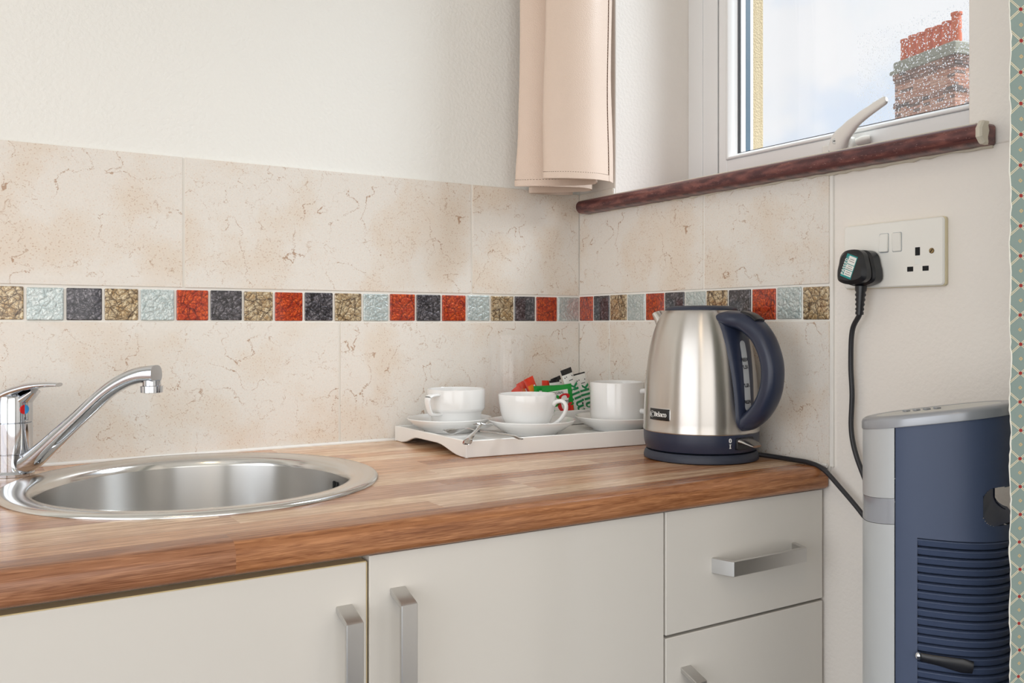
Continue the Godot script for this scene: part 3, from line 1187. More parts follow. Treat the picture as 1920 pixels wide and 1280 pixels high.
func sink_and_tap() -> void:
	var c := Vector3(-0.775, 0, 0.24)
	var s := thing("sink", "round inset stainless steel sink with a wide polished rim", "sink", c + Vector3(0, WT, 0))
	var b := mb()
	b.lathe([Vector2(0.2255, WT + 0.0002), Vector2(0.2255, WT + 0.0016), Vector2(0.2235, WT + 0.0042), Vector2(0.2195, WT + 0.0056), Vector2(0.208, WT + 0.0052), Vector2(0.197, WT + 0.0042), Vector2(0.191, WT + 0.0022), Vector2(0.187, WT - 0.0025), Vector2(0.1855, WT - 0.009)], 120, c, 0.7)
	part("rim", b, M.rim_steel, s, "polished flat rim")
	b = mb()
	var prof: Array = [Vector2(0.1855, WT - 0.0085), Vector2(0.1845, WT - 0.02), Vector2(0.181, WT - 0.09)]
	for k in 7:
		var a := PI / 2 * k / 6.0
		prof.append(Vector2(0.143 + cos(a) * 0.037, WT - 0.105 - sin(a) * 0.037))
	prof.append_array([Vector2(0.09, WT - 0.1445), Vector2(0.045, WT - 0.147)])
	b.lathe(prof, 120, c, 0.7)
	part("bowl", b, M.sink_steel, s, "brushed round bowl")
	b = mb()
	b.lathe([Vector2(0.046, WT - 0.1465), Vector2(0.043, WT - 0.1455), Vector2(0.038, WT - 0.149), Vector2(0.034, WT - 0.154), Vector2(0.0, WT - 0.154)], 40, c)
	part("waste", b, M.chrome, s)
	for k in 2:
		var a := -0.05 + k * 0.055
		var d := Vector3(cos(a), 0, sin(a))
		b = mb(frame_z(c + d * 0.1835 + Vector3(0, WT - 0.024, 0), Vector3.UP.cross(-d), Vector3.UP))
		b.prism(round_rect(0.0055, 0.013, 0.0026), -0.001, 0.0008, 0.0002)
		part("overflow_slot", b, M.dark_gap, s)
	# tap
	var p := Vector3(-0.972, WT, 0.062)
	var t := thing("mixer_tap", "chrome single lever mixer tap with a long sloping spout beside the sink", "tap", p)
	b = mb()
	b.lathe([Vector2(0.0, 0.0004), Vector2(0.026, 0.0004), Vector2(0.0262, 0.004), Vector2(0.0245, 0.0065), Vector2(0.0235, 0.0075)], 48, p)
	part("base", b, M.chrome, t)
	b = mb()
	b.lathe([Vector2(0.0235, 0.007), Vector2(0.0235, 0.0285), Vector2(0.0228, 0.0292), Vector2(0.0228, 0.0298), Vector2(0.0238, 0.0305), Vector2(0.0238, 0.0695), Vector2(0.0228, 0.0702)], 56, p)
	part("body", b, M.chrome, t)
	b = mb()
	b.lathe([Vector2(0.0225, 0.070), Vector2(0.0238, 0.0715), Vector2(0.0238, 0.098), Vector2(0.022, 0.105), Vector2(0.014, 0.1105), Vector2(0.0, 0.112)], 56, p)
	var cap := part("cartridge_cap", b, M.chrome, t)
	var dir := Vector3(cos(0.72), 0, sin(0.72))
	var side := dir.cross(Vector3.UP)
	var P := func(along: float, y: float) -> Vector3: return p + dir * along + Vector3(0, y, 0)
	# spout: leaves low at the front, rises, then levels out
	var sp := smooth_path([P.call(0.012, 0.013), P.call(0.03, 0.022), P.call(0.06, 0.047), P.call(0.1, 0.081), P.call(0.135, 0.111), P.call(0.162, 0.127), P.call(0.184, 0.134), P.call(0.205, 0.1355)], 6)
	b = mb()
	b.tube(sp, lerp_list([0.0155, 0.0155, 0.0145, 0.0135, 0.013, 0.0132, 0.0135, 0.0135], sp.size()), lerp_list([0.0125, 0.0125, 0.0105, 0.0095, 0.0093, 0.0096, 0.0105, 0.0115], sp.size()), 24, true, Vector3.UP, 2.5)
	var spout := part("spout", b, M.chrome, t)
	b = mb()
	b.lathe([Vector2(0.0, -0.0125), Vector2(0.011, -0.0125), Vector2(0.0136, -0.0115), Vector2(0.0138, -0.0035), Vector2(0.0112, -0.0028), Vector2(0.0112, 0.004)], 32, P.call(0.1985, 0.1235))
	part("aerator", b, M.chrome, spout)
	# lever
	var ld := Vector3(cos(0.55), 0, sin(0.55))
	var L := func(along: float, y: float) -> Vector3: return p + ld * along + Vector3(0, y, 0)
	var lv := smooth_path([L.call(-0.03, 0.082), L.call(-0.018, 0.097), L.call(0.0, 0.109), L.call(0.022, 0.1165), L.call(0.042, 0.1195), L.call(0.061, 0.1195)], 6)
	b = mb()
	b.tube(lv, lerp_list([0.012, 0.021, 0.0235, 0.019, 0.0135, 0.0095], lv.size()), lerp_list([0.002, 0.0045, 0.0065, 0.0058, 0.0038, 0.0026], lv.size()), 24, true, Vector3.UP, 2.3)
	b.tube([L.call(0.006, 0.09), L.call(0.016, 0.1), L.call(0.03, 0.111)], [0.0185, 0.017, 0.012], [0.008, 0.0085, 0.004], 20, true, Vector3.UP)
	part("lever", b, M.chrome, t)
	# hot and cold dot on the side towards the room
	var od := Vector3(cos(1.02), 0, sin(1.02))
	var fx := frame_z(p + od * 0.0238 + Vector3(0, 0.088, 0), Vector3.UP.cross(od), Vector3.UP)
	for k in 2:
		var o := PackedVector2Array()
		for i in 13:
			var a := PI / 2 + PI * i / 12.0 + PI * k
			o.append(Vector2(cos(a), sin(a)) * 0.0062)
		b = mb(fx)
		b.prism(o, -0.002, 0.0009, 0.0003)
		part("marker_dot", b, [M.dot_red, M.dot_blue][k], cap, ["red half of the marker dot", "blue half of the marker dot"][k])


func socket_and_plug() -> void:
	var s := thing("wall_socket", "white double wall socket with two rocker switches", "socket", Vector3(0.004, 1.196, 0.6885))
	var fx := frame_z(Vector3(0.004, 1.196, 0.6885), Vector3(0, 0, 1), Vector3.UP)   # local z points into the room (-x)
	fx = Transform3D(Basis(Vector3(0, 0, 1), Vector3.UP, Vector3(-1, 0, 0)), fx.origin)
	var b := mb(fx)
	b.prism(round_rect(0.1465, 0.0862, 0.004, 4), 0.0, 0.0062, 0.001)
	part("back_plate", b, M.aged_white, s, "yellowed side of the plate")
	b = mb(fx)
	b.prism(round_rect(0.1455, 0.0852, 0.0045, 4), 0.005, 0.0092, 0.0016)
	part("face_plate", b, M.switch_white, s)
	for k in 2:
		var x: float = [-0.0105, 0.0085][k]
		b = mb(fx)
		b.prism(round_rect(0.0142, 0.0255, 0.002, 4), 0.0085, 0.0094, 0.0002)
		var well := part("switch_surround", b, M.gauge, s)
		b = mb(Transform3D(fx.basis * Basis(Vector3(1, 0, 0), 0.1 if k else -0.1), fx * Vector3(x, 0.0155, 0.0095)))
		b.prism(round_rect(0.0128, 0.024, 0.002, 4), -0.0015, 0.0022, 0.0008)
		part("rocker_switch", b, M.switch_white, s)
		well.position += Vector3(0, 0.0155, x)
	var slots := [[0.0375, 0.0015, 0.0066, 0.0105], [0.0272, -0.0205, 0.0084, 0.0062], [0.0485, -0.0205, 0.0084, 0.0062]]
	for d in slots:
		b = mb(fx)
		b.box(Vector3(d[0], d[1], 0.0089), Vector3(d[2], d[3], 0.0016), 0.0004)
		part("pin_slot", b, M.dark_gap, s)
	b = mb(fx)
	b.box(Vector3(0.0375, -0.0115, 0.0089), Vector3(0.0085, 0.007, 0.0009), 0.0003)
	part("shutter_mark", b, M.sachet_white, s)
	b = mb(fx)
	b.xf = fx * Transform3D(Basis.IDENTITY, Vector3(0.0568, 0.001, 0.009))
	b.prism(circle(0.0035, 20), 0.0, 0.0012, 0.0005)
	var sc := part("screw", b, M.brass, s)
	b = mb(fx * Transform3D(Basis(Vector3(0, 0, 1), 0.9), Vector3(0.0568, 0.001, 0.0102)))
	b.box(Vector3.ZERO, Vector3(0.006, 0.0009, 0.0006), 0.0001)
	part("screw_slot", b, M.dark_gap, sc)
	# plug and its lead, which runs down behind the fan and back up to the kettle stand
	var pc := Vector3(-0.0055, 1.178, 0.6535)
	var t := thing("kettle_lead", "black kettle lead with a moulded plug in the wall socket", "power cord", pc)
	var pf := Transform3D(Basis(Vector3(0, 0, 1), Vector3.UP, Vector3(-1, 0, 0)), pc)
	var o := PackedVector2Array()
	for q in smooth_closed([Vector2(-0.022, 0.006), Vector2(-0.0185, 0.018), Vector2(-0.009, 0.0245), Vector2(0.009, 0.0245), Vector2(0.0185, 0.018), Vector2(0.022, 0.006), Vector2(0.0245, -0.004), Vector2(0.0235, -0.015), Vector2(0.014, -0.0205), Vector2(0.0, -0.0225), Vector2(-0.014, -0.0205), Vector2(-0.0235, -0.015), Vector2(-0.0245, -0.004)], 4):
		o.append(q)
	b = mb(pf)
	b.prism(o, 0.0, 0.02, 0.003)
	part("plug_back", b, M.black_plastic, t)
	b = mb(pf)
	var o2 := PackedVector2Array()
	for q in o:
		o2.append(q * Vector2(0.93, 0.96) + Vector2(0, 0.001))
	b.prism(o2, 0.019, 0.038, 0.005)
	var body := part("plug_body", b, M.black_plastic, t)
	# safety test sticker
	var sx := pf * Transform3D(Basis(Vector3(0, 0, 1), -0.38), Vector3(-0.0005, 0.003, 0.0381))
	b = mb(sx)
	b.box(Vector3(0, 0, 0), Vector3(0.017, 0.031, 0.0004), 0.0001)
	var st := part("test_sticker", b, M.sticker_teal, body, "teal and white test sticker on the plug")
	for k in 3:
		b = mb(sx)
		b.box(Vector3(0.0018, [0.0085, -0.001, -0.009][k], 0.00025), Vector3(0.0115, [0.0105, 0.0066, 0.0075][k], 0.0002), 0.00005)
		part("sticker_field", b, M.sachet_white, body)
		b = mb(sx)
		for j in 2:
			b.box(Vector3(0.0018, [0.0085, -0.001, -0.009][k] + (j - 0.5) * 0.0028, 0.0004), Vector3(0.0085 - j * 0.002, 0.0006, 0.0001))
		part("sticker_print", b, M.print_dark, body)
	letters("lettering", "PASSED", 0.0042, M.print_white, sx * Transform3D(Basis(Vector3(0, 0, 1), PI / 2), Vector3(-0.0064, -0.002, 0.0003)), body, "Droid Sans", true, 0.0002)
	b = mb(sx)
	b.tube([Vector3(-0.0072, 0.0095, 0.0004), Vector3(-0.0062, 0.0078, 0.0004), Vector3(-0.0048, 0.0125, 0.0004)], 0.0005, 0.0002, 6)
	part("tick_mark", b, M.print_white, body)
	# strain relief
	var a0 := pf * Vector3(0, -0.022, 0.014)
	var a1 := pf * Vector3(-0.0025, -0.06, 0.014)
	var path: Array = []
	var rad: Array = []
	for k in 25:
		path.append(a0.lerp(a1, k / 24.0))
		rad.append((0.0078 - 0.0026 * k / 24.0) - (0.0011 if (k % 4) in [1, 2] and k > 2 and k < 22 else 0.0))
	b = mb()
	b.tube(path, rad, null, 14)
	part("strain_relief", b, M.black_plastic, t)
	b = mb()
	var cord := smooth_path([a1 + Vector3(0, 0.01, 0), a1, Vector3(-0.0125, 1.096, 0.6345), Vector3(-0.0075, 1.05, 0.6285), Vector3(-0.0075, 1.01, 0.6305), Vector3(-0.0075, 0.966, 0.629), Vector3(-0.009, 0.935, 0.636), Vector3(-0.013, 0.9, 0.6545),
		Vector3(-0.022, 0.845, 0.69), Vector3(-0.032, 0.76, 0.735), Vector3(-0.04, 0.70, 0.775), Vector3(-0.045, 0.68, 0.8), Vector3(-0.04, 0.70, 0.80), Vector3(-0.03, 0.75, 0.765), Vector3(-0.022, 0.805, 0.705), Vector3(-0.0165, 0.8515, 0.655), Vector3(-0.0145, 0.884, 0.615), Vector3(-0.0135, 0.9035, 0.588),
		Vector3(-0.0125, 0.9095, 0.563), Vector3(-0.011, 0.9098, 0.53), Vector3(-0.011, 0.9098, 0.505), Vector3(-0.02, 0.911, 0.482), Vector3(-0.034, 0.912, 0.470)], 7)
	b.tube(cord, 0.0034, null, 10)
	part("cord", b, M.cable, t)


func smooth_closed(pts: Array, per := 4) -> PackedVector2Array:
	var out := PackedVector2Array()
	var k := pts.size()
	for i in k:
		for s in per:
			out.append(pts[i].cubic_interpolate(pts[(i + 1) % k], pts[(i + k - 1) % k], pts[(i + 2) % k], float(s) / per))
	return out


# ---------------------------------------------------------------- the tray and what stands on it
func tray_set() -> void:
	var FL := Vector3(-0.393, 0, 0.250)
	var BL := Vector3(-0.396, 0, 0.006)
	var FR := Vector3(-0.014, 0, 0.281)
	var BR := Vector3(-0.010, 0, 0.009)
	var t := thing("serving_tray", "white low serving tray with arched ends, carrying cups and sachets", "tray", (FL + BR) * 0.5 + Vector3(0, WT, 0))
	var top := 0.932
	var fl := 0.9255
	var b := mb()
	# floor of the tray
	var inner := [FL.lerp(BR, 0.012), BL.lerp(FR, 0.012), BR.lerp(FL, 0.012), FR.lerp(BL, 0.012)]
	for y in [[fl, 1.0], [0.919, -1.0]]:
		var ids: Array = []
		for p in inner:
			ids.append(b.vert(Vector3(p.x, y[0], p.z), Vector3(0, y[1], 0)))
		b.quad(ids[0], ids[1], ids[2], ids[3])
	part("base", b, M.tray_white, t)
	# long sides: straight rails; ends: rails with an arch cut below
	for side in [[FL, FR, 0], [BL, BR, 0], [BL, FL, 1], [BR, FR, 1]]:
		var p0: Vector3 = side[0]
		var p1: Vector3 = side[1]
		var along := p1 - p0
		var len := along.length()
		var o := PackedVector2Array([Vector2(0, top), Vector2(0, WT + 0.0005)])
		if side[2] == 1:
			o.append(Vector2(len * 0.1, WT + 0.0005))
			for k in 17:
				var f := k / 16.0
				var rise := 0.0125 * smoothstep(0.0, 0.28, f) * smoothstep(1.0, 0.62, f)
				o.append(Vector2(len * lerpf(0.11, 0.93, f), WT + 0.0008 + rise))
		o.append_array([Vector2(len, WT + 0.0005), Vector2(len, top)])
		var inw := ((FL + BR) * 0.5 - (p0 + p1) * 0.5)
		var xd := along.normalized()
		var zd := (inw - xd * inw.dot(xd)).normalized()
		zd.y = 0
		b = mb(Transform3D(Basis(xd, Vector3.UP, zd), p0))
		b.prism(o, 0.0, 0.005, 0.001, 0.4)
		part("end_panel" if side[2] == 1 else "side_rail", b, M.tray_white, t)
	# saucers
	var sc := [Vector3(-0.3287, 0.926, 0.078), Vector3(-0.230, 0.926, 0.181), Vector3(-0.0735, 0.926, 0.207)]
	var sl := ["white saucer at the tray's left end under the stepped stacking cup", "white saucer in the middle of the tray under the wide round teacup", "white saucer nearest the kettle under the straight-sided cup"]
	for k in 3:
		b = mb()
		b.lathe([Vector2(0, 0.0025), Vector2(0.036, 0.0025), Vector2(0.038, 0.0), Vector2(0.042, 0.0), Vector2(0.044, 0.003), Vector2(0.054, 0.0075), Vector2(0.0655, 0.0155), Vector2(0.0712, 0.0208), Vector2(0.0717, 0.0222), Vector2(0.0706, 0.0232), Vector2(0.0685, 0.0225),
			Vector2(0.062, 0.0165), Vector2(0.054, 0.0105), Vector2(0.047, 0.0068), Vector2(0.044, 0.0058), Vector2(0.0, 0.0058)], 72, sc[k], 0.9)
		var s := part("saucer", b, M.china, self)
		describe(s, sl[k], "saucer", "saucers on the tray")
	# stepped stacking cup
	var c := Vector3(-0.3190, 0.9355, 0.0840)
	var cup := thing("stacking_cup", "white stacking cup with a stepped foot, leftmost of the three cups on the tray", "cup", c, "cups on the tray")
	b = mb()
	b.lathe([Vector2(0, 0.001), Vector2(0.036, 0.001), Vector2(0.0395, 0.002), Vector2(0.0418, 0.006), Vector2(0.0428, 0.0225), Vector2(0.0448, 0.0248), Vector2(0.0478, 0.0275), Vector2(0.0486, 0.031), Vector2(0.0486, 0.0595), Vector2(0.0478, 0.0615), Vector2(0.0464, 0.0615), Vector2(0.0452, 0.0595), Vector2(0.0448, 0.032), Vector2(0.039, 0.022), Vector2(0.037, 0.008), Vector2(0, 0.006)], 72, c, 0.7)
	part("body", b, M.china, cup)
	var d := toward(-0.66)
	b = mb()
	var hp := smooth_path([c + d * 0.046 + Vector3(0, 0.0535, 0), c + d * 0.056 + Vector3(0, 0.0535, 0), c + d * 0.066 + Vector3(0, 0.052, 0), c + d * 0.0705 + Vector3(0, 0.047, 0), c + d * 0.069 + Vector3(0, 0.036, 0), c + d * 0.0625 + Vector3(0, 0.024, 0), c + d * 0.053 + Vector3(0, 0.0215, 0), c + d * 0.042 + Vector3(0, 0.0215, 0)], 5)
	b.tube(hp, lerp_list([0.0085, 0.0078, 0.0072, 0.006, 0.0048, 0.0048, 0.006, 0.0075], hp.size()), 0.0028, 16, true, d.cross(Vector3.UP).cross(Vector3.UP) + Vector3(0, 0.9, 0), 2.4)
	part("handle", b, M.china, cup)
	# wide round teacup
	c = Vector3(-0.2362, 0.9322, 0.1765)
	cup = thing("teacup", "wide round white teacup with a looped handle, middle of the three cups", "cup", c, "cups on the tray")
	b = mb()
	b.lathe([Vector2(0, 0.0015), Vector2(0.0255, 0.0015), Vector2(0.0275, 0.0), Vector2(0.0295, 0.0012), Vector2(0.0335, 0.006), Vector2(0.038, 0.0125), Vector2(0.0422, 0.0215), Vector2(0.0452, 0.0325), Vector2(0.047, 0.045), Vector2(0.0479, 0.0575), Vector2(0.0474, 0.0588), Vector2(0.0464, 0.0588), Vector2(0.0454, 0.0568),
		Vector2(0.0442, 0.044), Vector2(0.0424, 0.033), Vector2(0.0395, 0.0225), Vector2(0.034, 0.0125), Vector2(0.026, 0.0065), Vector2(0, 0.005)], 72, c, 0.8)
	part("body", b, M.china, cup)
	d = toward(1.16)
	b = mb()
	hp = smooth_path([c + d * 0.0455 + Vector3(0, 0.043, 0), c + d * 0.0515 + Vector3(0, 0.0475, 0), c + d * 0.061 + Vector3(0, 0.0485, 0), c + d * 0.0675 + Vector3(0, 0.042, 0), c + d * 0.066 + Vector3(0, 0.031, 0), c + d * 0.057 + Vector3(0, 0.0185, 0), c + d * 0.0445 + Vector3(0, 0.0095, 0), c + d * 0.036 + Vector3(0, 0.009, 0)], 6)
	b.tube(hp, lerp_list([0.006, 0.005, 0.0045, 0.0043, 0.0042, 0.0042, 0.0048, 0.006], hp.size()), lerp_list([0.0045, 0.0035, 0.0032, 0.0032, 0.0032, 0.0032, 0.0035, 0.0045], hp.size()), 16, true)
	part("handle", b, M.china, cup)
	# straight cup
	c = Vector3(-0.0715, 0.9335, 0.2055)
	cup = thing("straight_cup", "tall straight-sided white cup partly behind the kettle", "cup", c, "cups on the tray")
	b = mb()
	b.lathe([Vector2(0, 0.001), Vector2(0.039, 0.001), Vector2(0.0425, 0.0025), Vector2(0.0448, 0.008), Vector2(0.0458, 0.02), Vector2(0.0462, 0.0715), Vector2(0.0455, 0.0732), Vector2(0.0442, 0.0732), Vector2(0.0432, 0.071), Vector2(0.0425, 0.012), Vector2(0.038, 0.006), Vector2(0, 0.005)], 72, c, 0.7)
	part("body", b, M.china, cup)
	d = toward(0.98)
	b = mb()
	hp = smooth_path([c + d * 0.044 + Vector3(0, 0.0585, 0), c + d * 0.055 + Vector3(0, 0.0595, 0), c + d * 0.064 + Vector3(0, 0.055, 0), c + d * 0.066 + Vector3(0, 0.043, 0), c + d * 0.063 + Vector3(0, 0.031, 0), c + d * 0.054 + Vector3(0, 0.0255, 0), c + d * 0.044 + Vector3(0, 0.0255, 0)], 6)
	b.tube(hp, 0.0055, 0.0045, 16)
	part("handle", b, M.china, cup)
	# drinking glass
	c = Vector3(-0.2005, 0.9258, 0.0555)
	b = mb()
	b.lathe([Vector2(0, 0.0004), Vector2(0.0285, 0.0004), Vector2(0.0305, 0.003), Vector2(0.0318, 0.159), Vector2(0.0312, 0.1605), Vector2(0.0304, 0.159), Vector2(0.0288, 0.012), Vector2(0.0, 0.009)], 56, c, 0.7)
	describe(part("drinking_glass", b, M.drinking_glass, self), "tall clear drinking glass standing behind the teacup", "glass")
	# teaspoons
	spoon("teaspoon with its bowl on the tray's left side and handle over the front edge", Vector3(-0.318, 0.9372, 0.289), Vector3(-0.3835, 0.9385, 0.158), Vector3.UP, 0.0)
	spoon("teaspoon crossing over the other one, handle tip at the tray's front corner", Vector3(-0.408, 0.9345, 0.277), Vector3(-0.313, 0.9465, 0.172), Vector3.UP, 0.0)
	sachets()


# a horizontal direction: an angle turned from pointing at the room corner's viewer side towards the right
func toward(a: float) -> Vector3:
	return (CAM_RIGHT * sin(a) - CAM_FWD * cos(a)).normalized()


func spoon(label: String, from: Vector3, to: Vector3, up: Vector3, roll: float) -> void:
	var len := from.distance_to(to)
	var x := (to - from) / len
	var z := x.cross(up).normalized()
	var y := z.cross(x)
	var s := thing("teaspoon", label, "spoon", (from + to) * 0.5, "teaspoons on the tray")
	var xf := Transform3D(Basis(x, y, z), from)
	var widths := [[0.0, 0.0035], [0.012, 0.0062], [0.06, 0.0068], [0.2, 0.0052], [0.4, 0.0033], [0.62, 0.0026], [0.68, 0.0042], [0.74, 0.012], [0.8, 0.0155], [0.86, 0.0165], [0.92, 0.014], [0.97, 0.0075], [1.0, 0.0006]]
	var W := func(u: float) -> float:
		for k in widths.size() - 1:
			if u <= widths[k + 1][0]:
				return lerpf(widths[k][1], widths[k + 1][1], smoothstep(widths[k][0], widths[k + 1][0], u))
		return 0.0006
	var Y := func(u: float) -> float:
		return 0.0035 * sin(u * PI * 1.1) - 0.005 * smoothstep(0.66, 0.86, u) * smoothstep(1.05, 0.86, u) + 0.0035 * smoothstep(0.5, 0.68, u) * smoothstep(0.9, 0.68, u) - 0.003 * smoothstep(0.12, 0.0, u)
	for piece in [["handle", 0.0, 0.68], ["bowl", 0.68, 1.0]]:
		var b := mb(xf)
		for face in [1.0, -1.0]:
			b.grid(func(i, j):
				var u := lerpf(piece[1], piece[2], i / 30.0)
				var q = j / 5.0 - 1.0
				var w: float = W.call(u)
				var cup = 0.0058 * smoothstep(0.66, 0.85, u) * q * q * smoothstep(1.06, 0.9, u)
				var crown = -0.0008 * q * q * (1.0 - smoothstep(0.6, 0.7, u))
				return Vector3(u * len, Y.call(u) + cup + crown + face * 0.0006 * (1.0 - 0.8 * q * q), q * w), 30, 10, xf.basis * Vector3(0, face, 0))
		# grid's rough outward direction is compared before the transform, so hand it the local one
		part(piece[0], b, M.cutlery, s)


# a filled paper or foil sachet, standing in its own frame: u across, v up; part of its skin between the given fractions
func pouch(b: MB, w: float, h: float, th: float, u0 := 0.0, u1 := 1.0, v0 := 0.0, v1 := 1.0, off := 0.0, back := true) -> void:
	for face in ([1.0, -1.0] if back else [1.0]):
		b.grid(func(i, j):
			var u := lerpf(u0, u1, i / 10.0) * 2.0 - 1.0
			var v := lerpf(v0, v1, j / 14.0) * 2.0 - 1.0
			var puff := (1.0 - pow(absf(u), 2.6)) * (1.0 - pow(absf(v), 5.0))
			var wave := 0.0004 * sin(v * 9.0 + u * 3.0) * puff + 0.0005 * sin(u * 7.0) * smoothstep(0.75, 1.0, absf(v))
			return Vector3(u * w / 2, (v + 1.0) * h / 2, face * (th / 2 * puff + 0.0002 + off) + wave), 10, 14, Vector3(0, 0, face))


func sachets() -> void:
	var c := Vector3(-0.100, 0.9258, 0.086)
	var dish := thing("sachet_dish", "low white rectangular dish holding the drink sachets at the back of the tray", "dish", c)
	var b := mb()
	b.box(c + Vector3(0, 0.002, 0), Vector3(0.116, 0.003, 0.058), 0.001)
	part("base", b, M.china, dish)
	for k in 4:
		b = mb()
		var at: Vector3 = c + [Vector3(0, 0.0135, 0.0285), Vector3(0, 0.0135, -0.0285), Vector3(0.0575, 0.0135, 0), Vector3(-0.0575, 0.0135, 0)][k]
		b.box(at, Vector3(0.118, 0.025, 0.003) if k < 2 else Vector3(0.003, 0.025, 0.054), 0.0013)
		part("side", b, M.china, dish)
	# long milk sticks: base, lean across (radians), width, height, z, label
	var milk := [
		[Vector3(-0.064, 0.9295, 0.093), 0.28, 0.024, 0.099, "white milk stick with a black top leaning left, tallest of the sachets", true],
		[Vector3(-0.0335, 0.9295, 0.0755), 0.18, 0.026, 0.087, "white milk stick with green lettering beside the straight cup", true],
		[Vector3(-0.098, 0.9295, 0.072), 0.08, 0.022, 0.0745, "short white milk stick behind the green tea envelopes", false],
		[Vector3(-0.0745, 0.9295, 0.069), 0.3, 0.022, 0.0825, "black-topped milk stick almost hidden behind the tallest one", false],
	]
	for k in 4:
		var d: Array = milk[k]
		var s := thing("milk_sachet", d[4], "milk sachet", d[0], "milk sticks in the sachet dish")
		var xf := Transform3D(Basis(Vector3(0, 0, 1), d[1]) * Basis(Vector3(1, 0, 0), -0.12), d[0])
		var h: float = d[3]
		b = mb(xf)
		pouch(b, d[2], h, 0.005)
		part("packet", b, M.sachet_white, s)
		b = mb(xf)
		pouch(b, d[2], h, 0.005, 0, 1, 1.0 - [0.1, 0.03, 0.06, 0.09][k], 1.0, 0.0003)
		part("top_crimp", b, M.sachet_black, s, "black crimped top")
		b = mb(xf)
		for q in 5:
			b.box(Vector3((q - 2) * d[2] * 0.17, h * 0.845 + (q % 2) * 0.0008, 0.0019), Vector3(0.0018, 0.002, 0.0006), 0.0002)
		b.box(Vector3(0.003, h * 0.775, 0.0026), Vector3(0.009, 0.0012, 0.0006), 0.0002)
		part("small_print", b, M.print_dark, s)
		if d[5]:
			letters("lettering", "milk", 0.027, M.ink_green, xf * frame_z(Vector3([0.004, 0.004][k], h * 0.42, 0.0027), Vector3(0, 1, 0), Vector3(-1, 0, 0)), s, "Droid Sans", true, 0.0006)
			b = mb(xf)
			b.ball(Vector3(-0.0075, h * 0.36, 0.0024), Vector3(0.0018, 0.0018, 0.0006), 12, 6)
			part("dot", b, M.print_dark, s)
	# red coffee and sugar sticks
	var red := [
		[Vector3(-0.135, 0.9295, 0.079), 0.36, 0.020, 0.086, "orange-red coffee stick leaning left, nearest the green envelopes"],
		[Vector3(-0.146, 0.9295, 0.0705), 0.42, 0.017, 0.079, "thin red stick seen through the right side of the glass"],
		[Vector3(-0.151, 0.9295, 0.0835), 0.62, 0.019, 0.079, "red stick leaning furthest left behind the drinking glass"],
		[Vector3(-0.122, 0.9295, 0.0665), -0.05, 0.019, 0.0735, "short orange stick between the coffee stick and the milk sticks"],
	]
	for k in 4:
		var d: Array = red[k]
		var s := thing("coffee_sachet", d[4], "coffee sachet", d[0], "coffee sticks in the sachet dish")
		var xf := Transform3D(Basis(Vector3(0, 0, 1), d[1]) * Basis(Vector3(1, 0, 0), -0.1), d[0])
		var h: float = d[3]
		b = mb(xf)
		pouch(b, d[2], h, 0.0045)
		part("packet", b, M.sachet_red, s)
		b = mb(xf)
		pouch(b, d[2], h, 0.0045, 0.1, 0.62, 0.66, 0.84, 0.0003, false)
		part("orange_print", b, M.ink_orange, s)
		b = mb(xf)
		pouch(b, d[2], h, 0.0045, 0.66, 0.84, 0.4, 0.82, 0.0003, false)
		pouch(b, d[2], h, 0.0045, 0.12, 0.2, 0.3, 0.62, 0.0003, false)
		part("white_print", b, M.sachet_white, s)
		b = mb(xf)
		pouch(b, d[2], h, 0.0045, 0.3, 0.5, 0.3, 0.62, 0.0003, false)
		part("brown_print", b, M.ink_brown, s)
	# green tea envelopes
	for k in 2:
		var at := Vector3([-0.1185, -0.135][k], 0.9297, [0.1055, 0.0955][k])
		var s := thing("tea_envelope", ["green and white tea envelope in front of the other sachets, marked with a red G", "second green tea envelope just showing behind the front one on its left"][k], "tea sachet", at, "tea envelopes in the sachet dish")
		var xf := Transform3D(Basis(Vector3(0, 0, 1), [0.1, 0.0][k]) * Basis(Vector3(1, 0, 0), -0.06), at)
		var w := 0.064
		var h := 0.0665
		b = mb(xf)
		pouch(b, w, h, 0.004)
		part("envelope", b, M.sachet_green, s)
		b = mb(xf)
		pouch(b, w, h, 0.004, 0.16, 0.84, 0.12, 0.87, 0.0003, false)
		part("white_label", b, M.sachet_white, s)
		b = mb(xf)
		pouch(b, w, h, 0.004, 0.86, 0.98, 0.1, 0.42, 0.0003, false)
		part("orange_corner", b, M.sachet_red, s)
		letters("lettering", "P", 0.046, M.sachet_green, xf * Transform3D(Basis.IDENTITY, Vector3(-0.0095, 0.0335, 0.0024)), s, "Droid Serif", true, 0.0006)
		letters("lettering", "G", 0.046, M.ink_red, xf * Transform3D(Basis.IDENTITY, Vector3(0.0105, 0.0335, 0.0024)), s, "Droid Serif", true, 0.0006)
		b = mb(xf)
		b.box(Vector3(0.0125, 0.0355, 0.0026), Vector3(0.0135, 0.0075, 0.0007), 0.0002)
		part("white_band", b, M.sachet_white, s)
		letters("lettering", "TIPS", 0.0082, M.print_dark, xf * Transform3D(Basis.IDENTITY, Vector3(0.0128, 0.0355, 0.003)), s, "Droid Serif", true, 0.0004)
		letters("lettering", "ORIGINAL", 0.0056, M.print_dark, xf * Transform3D(Basis.IDENTITY, Vector3(-0.002, 0.0535, 0.0024)), s, "Droid Sans", false, 0.0004)


